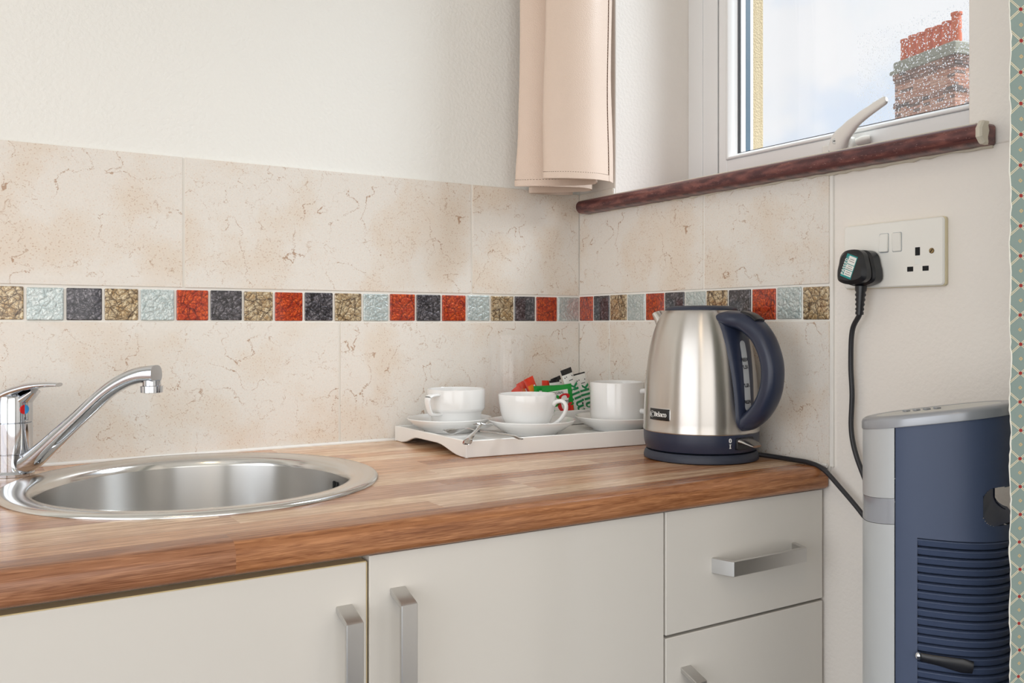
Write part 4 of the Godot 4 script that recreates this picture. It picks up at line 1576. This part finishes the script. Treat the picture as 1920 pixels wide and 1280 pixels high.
# ---------------------------------------------------------------- kettle
func kettle() -> void:
	var c := Vector3(-0.0868, 0, 0.4239)
	var k := thing("kettle", "brushed steel electric kettle with a dark blue handle on its round base", "kettle", c + Vector3(0, WT, 0))
	var fwd := toward(0.632)            # the way the handle points
	var side := Vector3.UP.cross(fwd)   # to the right when looking out along the handle
	var a0 := atan2(fwd.z, fwd.x)
	var b := mb()
	b.lathe([Vector2(0, 0.9064), Vector2(0.082, 0.9064), Vector2(0.0846, 0.9078), Vector2(0.0846, 0.911), Vector2(0.0832, 0.9165), Vector2(0.081, 0.9192), Vector2(0.06, 0.9196), Vector2(0, 0.9196)], 96, c)
	part("power_base", b, M.navy_matt, k)
	b = mb()
	b.lathe([Vector2(0.06, 0.9198), Vector2(0.0788, 0.9202), Vector2(0.0815, 0.922), Vector2(0.0838, 0.930), Vector2(0.0848, 0.938), Vector2(0.085, 0.9478), Vector2(0.08, 0.948)], 96, c)
	part("lower_band", b, M.navy, k, "dark blue band round the foot")
	# body: slow curve drawn from points
	var prof: Array = []
	var key := [Vector2(0.0848, 0.9478), Vector2(0.0858, 0.9492), Vector2(0.0856, 0.953), Vector2(0.0851, 0.9545), Vector2(0.0851, 0.962), Vector2(0.0846, 0.98), Vector2(0.0836, 1.0), Vector2(0.0821, 1.022), Vector2(0.0798, 1.044), Vector2(0.0767, 1.065), Vector2(0.0725, 1.085), Vector2(0.067, 1.102), Vector2(0.0605, 1.1165), Vector2(0.056, 1.1235), Vector2(0.0525, 1.1262)]
	for i in key.size():
		prof.append(key[i])
		if i > 3 and i < key.size() - 2:
			prof.append(key[i].cubic_interpolate(key[i + 1], key[i - 1], key[i + 2], 0.5))
	b = mb()
	b.lathe(prof, 128, c, 0.5)
	part("body", b, M.steel, k, "brushed steel body")
	b = mb()
	b.lathe([Vector2(0.0526, 1.1255), Vector2(0.0535, 1.1272), Vector2(0.0525, 1.1292), Vector2(0.049, 1.1312), Vector2(0.04, 1.1326), Vector2(0.0, 1.1336)], 80, c)
	part("lid", b, M.navy_matt, k)
	# pouring spout on the far side
	b = mb()
	b.tube([c - fwd * 0.055 + Vector3(0, 1.088, 0), c - fwd * 0.07 + Vector3(0, 1.106, 0), c - fwd * 0.083 + Vector3(0, 1.122, 0)], [0.018, 0.02, 0.018], [0.012, 0.012, 0.008], 20, true, -fwd)
	part("spout", b, M.steel, k)
	var R := func(y: float) -> float:
		for i in range(4, key.size() - 1):
			if y <= key[i + 1].y:
				return lerpf(key[i].x, key[i + 1].x, (y - key[i].y) / (key[i + 1].y - key[i].y))
		return 0.053
	# strap on the body under the handle
	b = mb()
	b.grid(func(i, j):
		var f = j / 24.0
		var y := lerpf(0.952, 1.121, f)
		var half := lerpf(0.235, 0.49, f * f) * (1.0 - 0.5 * pow(maxf(0.0, 1.0 - f * 9.0), 2.0))
		var q = i / 16.0 * 2.0 - 1.0
		var a = a0 + half * q
		var lift := 0.0045 * (1.0 - pow(absf(q), 6.0)) * smoothstep(0.0, 0.05, f) * smoothstep(1.0, 0.97, f) - 0.0005
		return c + Vector3(cos(a), 0, sin(a)) * (R.call(y) + lift) + Vector3(0, y, 0), 16, 24, fwd)
	var strap := part("handle_strap", b, M.navy, k)
	# D-shaped handle
	var pts := [Vector2(0.050, 1.1135), Vector2(0.066, 1.1125), Vector2(0.091, 1.106), Vector2(0.1145, 1.0865), Vector2(0.1285, 1.0575), Vector2(0.131, 1.031), Vector2(0.1255, 1.0065), Vector2(0.1115, 0.984), Vector2(0.092, 0.968), Vector2(0.0755, 0.963)]
	var path: Array = []
	for p in pts:
		path.append(c + fwd * p.x + Vector3(0, p.y, 0))
	path = smooth_path(path, 7)
	b = mb()
	tube_plane(b, path, side, lerp_list([0.029, 0.028, 0.0215, 0.018, 0.0172, 0.017, 0.017, 0.017, 0.0165, 0.014], path.size()), lerp_list([0.009, 0.0125, 0.0135, 0.0135, 0.0135, 0.0135, 0.0135, 0.0132, 0.0125, 0.009], path.size()))
	part("handle", b, M.navy, k)
	b = mb()
	tube_plane(b, smooth_path([c + fwd * 0.083 + Vector3(0, 1.1215, 0), c + fwd * 0.098 + Vector3(0, 1.1175, 0), c + fwd * 0.109 + Vector3(0, 1.110, 0)], 4), side, 0.0105, 0.0035)
	part("lid_button", b, M.black_plastic, k)
	# water gauge let into the strap
	var G := func(y: float, a: float, lift: float) -> Vector3:
		return c + Vector3(cos(a0 + a), 0, sin(a0 + a)) * (R.call(y) + lift) + Vector3(0, y, 0)
	b = mb()
	b.grid(func(i, j):
		var f = j / 30.0 - 1.0
		var y = 1.032 + 0.0505 * f
		var half := 0.0058 / 0.08 * sqrt(maxf(0.0, 1.0 - pow(maxf(0.0, absf(f) - 0.87) / 0.13, 2.0)))
		return G.call(y, half * (i / 4.0 - 1.0), 0.0046), 8, 60, fwd)
	part("gauge_window", b, M.gauge, strap, "grey water level window")
	var marks := [[1.054, "MAX"], [1.0435, "1.5L"], [1.0175, "1.0L"], [0.994, "MIN"]]
	for m in marks:
		b = mb()
		b.grid(func(i, j): return G.call(m[0] - 0.0018 + j * 0.0008, lerpf(-0.03, 0.055, i / 4.0), 0.0051), 4, 1, fwd)
		part("level_line", b, M.print_dark, strap)
		letters("lettering", m[1], 0.0046, M.print_dark, frame_z(G.call(m[0] + 0.0012, 0.01, 0.0049), side, Vector3.UP - fwd * 0.12), strap, "Droid Sans", true, 0.0002)
	# maker's badge on the body
	var ab := a0 + 1.62
	var B := func(a: float, y: float, lift: float) -> Vector3:
		return c + Vector3(cos(ab - a), 0, sin(ab - a)) * (R.call(y) + lift) + Vector3(0, y, 0)
	for q in 2:
		b = mb()
		var hw: float = [0.0215, 0.0205][q] / 0.085
		var hh: float = [0.0093, 0.0083][q]
		b.grid(func(i, j): return B.call(hw * (i / 8.0 - 1.0), 0.9745 + hh * (j / 3.0 - 1.0), [0.0007, 0.0012][q] - (0.0007 if i in [0, 16] or j in [0, 6] else 0.0)), 16, 6, toward(-0.6))
		part("badge" if q else "badge_rim", b, M.badge_black if q else M.handle_steel, k)
	var xs := -0.0085
	var widths := {"B": 0.0049, "e": 0.0041, "l": 0.0025, "a": 0.0044, "c": 0.0038, "o": 0.0044}
	for ch in "Belaco":
		var w: float = widths[ch]
		var a: float = (xs + w / 2) / 0.085
		var n = B.call(a, 0.9745, 0.01) - B.call(a, 0.9745, 0.0)
		letters("lettering", ch, 0.0092, M.print_white, frame_z(B.call(a, 0.9747, 0.00135), Vector3.UP.cross(n), Vector3.UP), k, "Droid Serif", true, 0.0003)
		xs += w
	b = mb()
	var ring: Array = []
	for i in 22:
		var t := 0.5 + TAU * 0.82 * i / 21.0
		ring.append(B.call((-0.0135 + 0.0042 * cos(t)) / 0.085, 0.9745 + 0.0046 * sin(t), 0.0014))
	b.tube(ring, 0.0005, 0.0002, 6)
	ring = []
	for i in 14:
		var t := 0.7 + TAU * 0.7 * i / 13.0
		ring.append(B.call((-0.0133 + 0.0022 * cos(t)) / 0.085, 0.9745 + 0.0025 * sin(t), 0.0014))
	b.tube(ring, 0.0005, 0.0002, 6)
	part("badge_emblem", b, M.print_white, k)
	# switch on the band below the handle
	var sa := a0 + 0.02
	var sd := Vector3(cos(sa), 0, sin(sa))
	var st := Vector3.UP.cross(sd)
	b = mb(frame_z(c + sd * 0.0845 + Vector3(0, 0.9355, 0), st, Vector3.UP))
	b.prism(round_rect(0.036, 0.017, 0.003), -0.006, 0.0012, 0.0006)
	part("switch_recess", b, M.black_plastic, k)
	b = mb()
	b.tube([c + sd * 0.082 - st * 0.002 + Vector3(0, 0.9395, 0), c + sd * 0.089 + Vector3(0, 0.9385, 0), c + sd * 0.099 + Vector3(0, 0.936, 0), c + sd * 0.106 + Vector3(0, 0.9335, 0)], [0.0155, 0.0155, 0.0135, 0.009], [0.0042, 0.004, 0.003, 0.0018], 20, true, Vector3.UP, 2.6)
	part("switch_lever", b, M.handle_steel, k)
	for q in 2:
		var la := a0 + 0.34
		var ld := Vector3(cos(la), 0, sin(la))
		letters("lettering", ["0", "I"][q], 0.0085, M.print_white, frame_z(c + ld * 0.0852 + Vector3(0, [0.9405, 0.9325][q], 0), Vector3.UP.cross(ld), Vector3.UP), k, "Droid Sans", true, 0.0006)


# tube lying in a plane with the given normal: rx along that normal, ry in the plane
func tube_plane(b: MB, path: Array, normal: Vector3, rx, ry) -> void:
	var seg := 28
	var n := path.size()
	b.grid(func(i, j):
		var tg: Vector3 = (path[mini(j + 1, n - 1)] - path[maxi(j - 1, 0)]).normalized()
		var q := tg.cross(normal).normalized()
		var w = TAU * i / seg
		var cs := cos(w)
		var sn := sin(w)
		var a: float = rx[j] if rx is Array else rx
		var e: float = ry[j] if ry is Array else ry
		return path[j] + normal * signf(cs) * pow(absf(cs), 0.82) * a + q * signf(sn) * pow(absf(sn), 0.82) * e, seg, n - 1, func(p):
			var best: Vector3 = path[0]
			for t in path:
				if p.distance_squared_to(t) < p.distance_squared_to(best):
					best = t
			return p - best, true)
	for e in [0, n - 1]:
		var tg: Vector3 = (path[mini(e + 1, n - 1)] - path[maxi(e - 1, 0)]).normalized() * (-1.0 if e == 0 else 1.0)
		var q := tg.cross(normal).normalized()
		var m := b.vert(path[e], tg)
		var first := b.v.size()
		var a: float = rx[e] if rx is Array else rx
		var h: float = ry[e] if ry is Array else ry
		for i in seg + 1:
			var w := TAU * i / seg
			b.vert(path[e] + normal * signf(cos(w)) * pow(absf(cos(w)), 0.82) * a + q * signf(sin(w)) * pow(absf(sin(w)), 0.82) * h, tg)
		for i in seg:
			b.tri(m, first + i, first + i + 1)


# ---------------------------------------------------------------- tower fan
func fan() -> void:
	var C := Vector3(-0.1595, 0, 0.8508)
	var R := (CAM_RIGHT * 0.904 - CAM_FWD * 0.4276).normalized()
	var T := -(CAM_RIGHT * 0.4276 + CAM_FWD * 0.904).normalized()
	var A := 0.0718
	var Bq := 0.072
	var f := thing("tower_fan", "silver and navy tower fan standing in front of the wall socket", "fan", C)
	# plan: rounded oval; angle from the side facing the room, growing to the right
	var plan := func(phi: float, inset: float) -> Vector3:
		var s := sin(phi)
		var c := cos(phi)
		return C + R * (signf(s) * pow(absf(s), 0.8) * (A - inset)) + T * (signf(c) * pow(absf(c), 0.8) * (Bq - inset))
	var top := func(p: Vector3) -> float:
		return 1.0045 + 0.16 * (p - C).dot(R) + 0.04 * (p - C).dot(T)
	var out := func(p: Vector3) -> Vector3: return Vector3(p.x - C.x, 0, p.z - C.z)
	var seam := -0.47
	# navy rear shell, with a carrying slot cut through its right edge
	var slot := func(p: Vector3) -> bool:
		var x := (p - C).dot(R) - (0.016 if (p - C).dot(T) < 0.0 else 0.0)
		var y := p.y - 0.927
		if absf(y) > 0.0188 or x < 0.0405:
			return false
		var dx := maxf(0.0, 0.0525 - x)
		var dy := maxf(0.0, absf(y) - 0.0068)
		return dx * dx + dy * dy < 0.012 * 0.012
	var b := mb()
	var nu := 150
	var nv := 120
	var g0 := seam
	var g1 := TAU - 2.67
	var pts: Array = []
	for i in nu + 1:
		for j in nv + 1:
			var phi := lerpf(g0, g1, float(i) / nu)
			var p: Vector3 = plan.call(phi, 0.0)
			var y0 := 0.893
			p.y = lerpf(y0, top.call(p), float(j) / nv)
			pts.append(p)
	var ids: Array = []
	for i in pts.size():
		var ph := lerpf(g0, g1, float(i / (nv + 1)) / nu)
		var dp: Vector3 = plan.call(ph + 0.01, 0.0) - plan.call(ph - 0.01, 0.0)
		var nn := dp.cross(Vector3.UP)
		if nn.dot(out.call(pts[i])) < 0:
			nn = -nn
		ids.append(b.vert(pts[i], nn))
	for i in nu:
		for j in nv:
			var o := i * (nv + 1) + j
			var mid: Vector3 = (pts[o] + pts[o + nv + 2]) * 0.5
			if not slot.call(mid):
				b.quad(ids[o], ids[o + nv + 1], ids[o + nv + 2], ids[o + 1])
	part("rear_shell", b, M.fan_navy, f)
	# walls of the slot, from the near face through to the far face
	b = mb()
	var edge: Array = []
	edge.append(Vector2(0.0712, 0.0188))
	for q in 13:
		var a := PI / 2 + PI / 2 * q / 12.0
		edge.append(Vector2(0.0525 + cos(a) * 0.012, 0.0068 + sin(a) * 0.012))
	for q in 13:
		var a := PI + PI / 2 * q / 12.0
		edge.append(Vector2(0.0525 + cos(a) * 0.012, -0.0068 + sin(a) * 0.012))
	edge.append(Vector2(0.0712, -0.0188))
	b.grid(func(i, j):
		var e: Vector2 = edge[i]
		var depth := Bq * pow(maxf(0.0, 1.0 - pow(minf(e.x / A, 1.0), 2.5)), 0.4)
		return C + R * e.x + Vector3(0, 0.927 + e.y, 0) + T * lerpf(depth + 0.0005, -depth, j / 6.0) + R * (0.016 * j / 6.0 if e.x < 0.068 else 0.0), edge.size() - 1, 6, func(p): return C + R * 0.07 + Vector3(0, 0.927, 0) - p)
	part("carrying_slot", b, M.fan_navy, f, "slot cut through the back as a grip")
	# silver front shell in three bands
	for band in [[0.9300, 2.0, M.fan_silver, "front_shell", 0.0], [0.9038, 0.9296, M.fan_gloss, "front_band", 0.0002], [0.02, 0.9034, M.fan_silver, "front_shell", 0.0]]:
		b = mb()
		b.grid(func(i, j):
			var phi := lerpf(seam - 0.004, -2.67, i / 60.0)
			var p: Vector3 = plan.call(phi, -0.0012 + band[4])
			var hi: float = band[1] if band[1] < 1.5 else top.call(p)
			var lo: float = band[0]
			if lo > 0.9:
				lo += 0.16 * ((p - C).dot(R) + 0.037)
			if hi < 0.95 and hi > 0.9:
				hi += 0.16 * ((p - C).dot(R) + 0.037)
			p.y = lerpf(lo, hi, j / 4.0)
			return p, 60, 4, out)
		part(band[3], b, band[2], f)
	# tilted cap: rim and inset control panel
	var ring := func(inset: float, lift: float):
		return func(phi: float) -> Vector3:
			var p: Vector3 = plan.call(phi, inset)
			p.y = top.call(p) + lift
			return p
	b = mb()
	var rows := [[-0.0018, -0.0002], [-0.0022, 0.0006], [-0.0022, 0.0072], [-0.0012, 0.0098], [0.0015, 0.0112], [0.006, 0.0118], [0.011, 0.0118], [0.0125, 0.0112]]
	b.grid(func(i, j): return ring.call(rows[j][0], rows[j][1]).call(TAU * i / 90.0), 90, rows.size() - 1, func(p): return Vector3(p.x - C.x, 0.06, p.z - C.z), true)
	part("cap_rim", b, M.fan_silver_dark, f)
	b = mb()
	b.grid(func(i, j): return ring.call(lerpf(0.0122, 0.075, j / 5.0), 0.0112).call(TAU * i / 90.0), 90, 5, Vector3.UP, true)
	part("control_panel", b, M.fan_panel, f)
	for k in 4:
		b = mb()
		var at := C + R * (-0.03 + k * 0.010) + T * (-0.012 + k * 0.004)
		at.y = top.call(at) + 0.0122
		b.box(at, Vector3(0.008, 0.0022, 0.005), 0.001)
		part("button", b, M.fan_silver_dark, f)
	# navy grille: frame strip at the left, slats over an open back
	b = mb()
	b.grid(func(i, j):
		var p: Vector3 = plan.call(lerpf(seam, -0.175, i / 8.0), 0.0)
		p.y = lerpf(0.02, 0.893, j / 4.0)
		return p, 8, 4, out)
	part("grille_frame", b, M.fan_navy, f)
	b = mb()
	b.grid(func(i, j):
		var p: Vector3 = plan.call(lerpf(-0.2, 1.12, i / 30.0), 0.0075)
		p.y = lerpf(0.02, 0.893, j / 4.0)
		return p, 30, 4, out)
	b.grid(func(i, j):
		var p: Vector3 = plan.call(-0.175, 0.0075 * j)
		p.y = lerpf(0.02, 0.893, i)
		return p, 1, 1, R)
	part("grille_backing", b, M.fan_inside, f)
	var pitch := 0.0087
	var n := 0
	while 0.893 - (n + 1) * pitch > 0.03:
		n += 1
	var many := mb()
	for q in n:
		var y := 0.893 - q * pitch
		var s := mb() if q < 30 else many
		# slat: sloping louvre with a thin lip on its upper edge
		var sec := [[0.007, -0.0004], [0.0008, -0.0008], [-0.0006, -0.0014], [-0.0006, -0.0022], [0.0003, -0.0028], [0.0016, -0.0072], [0.0026, -0.0082], [0.007, -0.0082]]
		s.grid(func(i, j):
			var p: Vector3 = plan.call(lerpf(-0.175, 2.3, i / 44.0), sec[j][0])
			p.y = y + sec[j][1]
			return p, 44, 7, out)
		if q < 30:
			part("slat", s, M.fan_navy, f)
	var lower := part("lower_slats", many, M.fan_navy, f)
	lower.set_meta("kind", "stuff")
	# dark latch bar across two slats
	b = mb()
	var bar: Array = []
	for q in 9:
		var p: Vector3 = plan.call(lerpf(-0.15, 0.35, q / 8.0), -0.002)
		p.y = 0.7765 - q * 0.0006
		bar.append(p)
	b.tube(bar, lerp_list([0.0042, 0.0048, 0.0062, 0.0072, 0.006], 9), 0.002, 14, true, T)
	part("cord_hook", b, M.black_plastic, f)
	b = mb()
	b.ball(plan.call(-0.155, -0.003) + Vector3(0, 0.777, 0), Vector3(0.0032, 0.0042, 0.0032), 14, 8)
	part("screw", b, M.chrome, f)
	# round foot on the floor
	b = mb()
	b.lathe([Vector2(0.0, 0.001), Vector2(0.118, 0.001), Vector2(0.12, 0.006), Vector2(0.115, 0.014), Vector2(0.085, 0.024), Vector2(0.07, 0.03), Vector2(0.0, 0.03)], 48, C)
	part("foot", b, M.fan_silver_dark, f)


# ---------------------------------------------------------------- curtains
func curtains() -> void:
	# short beige curtain, drawn back beside the window
	var ctl := [Vector2(-0.0455, 0.160), Vector2(-0.072, 0.178), Vector2(-0.108, 0.188), Vector2(-0.150, 0.176), Vector2(-0.1765, 0.147), Vector2(-0.1715, 0.131), Vector2(-0.140, 0.130), Vector2(-0.098, 0.143), Vector2(-0.070, 0.146), Vector2(-0.066, 0.135), Vector2(-0.090, 0.121),
		Vector2(-0.135, 0.0975), Vector2(-0.1735, 0.066), Vector2(-0.175, 0.0535), Vector2(-0.15, 0.0505), Vector2(-0.1, 0.069), Vector2(-0.05, 0.082), Vector2(-0.028, 0.078), Vector2(-0.032, 0.067), Vector2(-0.07, 0.047), Vector2(-0.118, 0.022), Vector2(-0.122, 0.012), Vector2(-0.08, 0.012), Vector2(-0.03, 0.02)]
	var plan: Array = []
	for q in ctl:
		plan.append(Vector3(q.x, 0, q.y))
	plan = smooth_path(plan, 5)
	var cur := thing("curtain", "short beige satin curtain bunched beside the window above the tiles", "curtain", Vector3(-0.1, 1.356, 0.11))
	var n := plan.size()
	var yb := 1.3565
	var place := func(i: int, y: float, off: float) -> Vector3:
		var p: Vector3 = plan[i]
		var tg: Vector3 = (plan[mini(i + 1, n - 1)] - plan[maxi(i - 1, 0)]).normalized()
		var nn := Vector3(-tg.z, 0, tg.x)
		var h := (y - yb) / 0.8
		var u := float(i) / n
		var swell := 0.0035 * sin(h * 9.0 + u * 21.0) * smoothstep(0.0, 0.25, h) + 0.005 * sin(h * 4.0 + u * 8.0) * smoothstep(0.05, 0.5, h)
		var lean := Vector3(0.012, 0, -0.004) * smoothstep(0.0, 1.0, h) * (1.0 if u > 0.2 else 0.3)
		var flare := Vector3(-0.006, 0, 0) * smoothstep(0.12, 0.0, h) * smoothstep(0.35, 0.5, u) * smoothstep(0.75, 0.55, u)
		return p + nn * (swell + off) + lean + flare + Vector3(0, y, 0)
	var b := mb()
	var hem := func(i: int) -> float: return yb - 0.0035 * sin(float(i) / n * 16.0) - 0.004 * (float(i) / n)
	b.grid(func(i, j):
		return place.call(i, lerpf(hem.call(i), 2.46, pow(j / 40.0, 1.3)), 0.0), n - 1, 40, null, false, func(i, j): return Vector2(i * 0.0055, j * 0.02))
	part("cloth", b, M.satin, cur)
	b = mb()
	b.grid(func(i, j):
		return place.call(i, lerpf(hem.call(i) + 0.0006, hem.call(i) + 0.011, j / 3.0), -0.0012), n - 1, 3, null)
	part("hem", b, M.satin, cur)
	b = mb()
	for i in range(0, n - 1):
		for q in 2:
			var p: Vector3 = place.call(i, hem.call(i) + 0.0115, 0.0).lerp(place.call(i + 1, hem.call(i + 1) + 0.0115, 0.0), q * 0.5 + 0.2)
			var p2: Vector3 = place.call(i, hem.call(i) + 0.0115, 0.0).lerp(place.call(i + 1, hem.call(i + 1) + 0.0115, 0.0), q * 0.5 + 0.42)
			b.tube([p, p2], 0.0007, null, 5)
	for k in 120:
		var y := yb + 0.012 + k * 0.005
		b.tube([place.call(4, y, -0.0004), place.call(4, y + 0.0024, -0.0004)], 0.0006, null, 5)
	part("stitching", b, M.stitch, cur)
	# side hem along the leading edge
	b = mb()
	b.grid(func(i, j): return place.call(i, lerpf(yb - 0.001, 2.46, j / 40.0), -0.0016), 4, 40, null)
	part("side_hem", b, M.satin, cur)
	var rail := mb()
	rail.tube([Vector3(-0.09, 2.48, 0.008), Vector3(-0.09, 2.48, 0.95)], 0.012, null, 16)
	var rt := thing("curtain_rail", "white curtain rail high above the small window", "curtain rail", Vector3(-0.09, 2.48, 0.5))
	part("rail", rail, M.upvc, rt)
	for z in [0.18, 0.9]:
		b = mb()
		slab(b, Vector3(-0.085, 2.472, z), Vector3(0.0035, 2.488, z + 0.012), 0.002)
		part("bracket", b, M.upvc, rt)
	# patterned curtain at the right edge of the view, reaching back to the wall
	var tc := thing("patterned_curtain", "sage green curtain with a cream diamond lattice and red dots at the right edge", "curtain", Vector3(-0.2, 0.02, 1.0))
	var edge := func(y: float) -> Vector3:
		var h := clampf((y - 0.778) / 0.58, 0.0, 1.6)
		var d := 0.82 - 0.075 * h if h < 1.0 else 0.745 - 0.02 * (h - 1.0)
		return Vector3(-1.0457, 0, 1.4155) + CAM_RIGHT * (0.5545 * d + 0.0006 * sin(y * 95.0)) + CAM_FWD * d + Vector3(0, y, 0)
	var drape := func(u: float, y: float) -> Vector3:
		var p: Vector3 = edge.call(y)
		var uu := maxf(0.0, u - 0.035)
		var w := 0.013 * (1.0 - cos(uu * 46.0))
		return p + CAM_RIGHT * u * minf(1.0, (-0.03 - p.x) / (0.26 * 0.8464)) + CAM_FWD * w
	b = mb()
	b.grid(func(i, j): return drape.call(i / 90.0 * 0.26, lerpf(0.06, 2.3, j / 90.0)), 90, 90, null, false, func(i, j): return Vector2(i / 90.0 * 0.26 + maxf(0.0, i / 90.0 * 0.26 - 0.035) * 0.4 - 0.0088, -lerpf(0.06, 2.3, j / 90.0)))
	part("cloth", b, M.lattice, tc)
	b = mb()
	var fr: Array = []
	var fw: Array = []
	for q in 420:
		var y := 0.2 + q * 0.005
		fr.append(edge.call(y) + Vector3(rng.randf_range(-0.0004, 0.0004), 0, rng.randf_range(-0.0004, 0.0004)))
		fw.append(rng.randf_range(0.0004, 0.0008))
	b.tube(fr, fw, null, 6)
	part("frayed_edge", b, M.fringe, tc, "white frayed edge of the cloth")


# ---------------------------------------------------------------- outside the window
func outside() -> void:
	var b := mb()
	slab(b, Vector3(0.262, 1.0, -0.3), Vector3(0.302, 2.6, 0.195), 0.004)
	describe(part("outer_wall", b, M.render_yellow, self), "strip of rough yellow rendered outer wall just outside the window", "outer wall", "", "structure")
	# tall brick chimney with a row of clay pots
	var P := Vector3(19.8427, 0, -11.434)
	var dl := Vector3(0.2256, 0, -0.9745)       # along the long face, away from the viewer
	var dr := Vector3(0.9745, 0, 0.2256)        # along the short face
	var ch := thing("chimney", "tall red brick chimney stack with a row of clay pots seen through the window", "chimney", P + Vector3(0, -2.5, 0))
	var xf := Transform3D(Basis(dl, Vector3.UP, dr), P)   # local x along the long face, z along the short face
	var y0 := -2.5
	var yt := 7.72
	b = mb(xf)
	slab(b, Vector3(0.012, y0, 0.012), Vector3(1.988, yt, 0.9))
	part("core", b, M.mortar, ch)
	# bricks laid in courses on the two faces that show
	b = mb(xf)
	b.use_col = true
	var bh := 0.075
	var rows := 38
	for r in rows:
		var y := yt - (r + 1) * bh
		var proud := 0.0
		if r < 3:
			proud = 0.05 - r * 0.012
		elif r in [10, 11]:
			proud = 0.035
		var shift := (r % 2) * 0.1125
		for fc in 2:
			var len: float = [2.0, 0.9][fc]
			var x := -shift
			while x < len:
				var x0 := maxf(x, -proud) + 0.004
				var x1 := minf(x + 0.225, len + proud) - 0.004
				x += 0.225
				if x1 - x0 < 0.03:
					continue
				var dark := 0.0
				if r < 4 or r in [10, 11]:
					dark = 0.6
				var tone := Color(0.45, 0.19, 0.12).lerp(Color(0.62, 0.36, 0.26), rng.randf()).lerp(Color(0.09, 0.08, 0.08), clampf(dark * rng.randf_range(0.4, 1.2) + (0.75 if rng.randf() < 0.13 else 0.0), 0, 0.9))
				b.col = tone
				var th := 0.02 + proud + rng.randf_range(-0.003, 0.003)
				if fc == 0:
					slab(b, Vector3(x0, y + 0.005, -th + 0.02 - 0.004), Vector3(x1, y + bh - 0.005, 0.02))
				else:
					slab(b, Vector3(-th + 0.02 - 0.004, y + 0.005, x0), Vector3(0.02, y + bh - 0.005, x1))
	var br := part("bricks", b, M.brick, ch)
	br.set_meta("kind", "stuff")
	b = mb(xf)
	slab(b, Vector3(-0.1, yt, -0.1), Vector3(2.1, yt + 0.1, 1.0), 0.02)
	slab(b, Vector3(-0.04, yt + 0.1, -0.04), Vector3(2.04, yt + 0.34, 0.94), 0.05)
	part("stone_cap", b, M.stone_cap, ch)
	for k in 7:
		b = mb()
		var h: float = 0.62 + (0.16 if k == 0 else 0.02 * (k % 2))
		var at := xf * Vector3(0.14 + k * 0.283, yt + 0.3, 0.2)
		b.lathe([Vector2(0.13, 0.0), Vector2(0.125, 0.1), Vector2(0.112, h - 0.07), Vector2(0.132, h - 0.06), Vector2(0.132, h), Vector2(0.1, h), Vector2(0.095, h - 0.2)], 24, at)
		part("chimney_pot", b, M.terracotta, ch)
	# the house that carries it, below the sill line
	var ho := thing("house", "brick house with a slate roof that carries the chimney, below the window sill", "house", xf * Vector3(1.0, -6.0, 2.0))
	b = mb(xf)
	slab(b, Vector3(-4.0, -6.0, -2.5), Vector3(6.0, -2.5, 7.0))
	part("wall", b, M.mortar, ho)
	b = mb(xf)
	for s in [-1.0, 1.0]:
		b.flat_quad(Vector3(-4.3, -2.7, 2.25 + s * 5.1), Vector3(6.3, -2.7, 2.25 + s * 5.1), Vector3(6.3, 1.2, 2.25), Vector3(-4.3, 1.2, 2.25), Vector3(0, 1, s * 0.7))
	part("roof", b, M.roof_slate, ho)
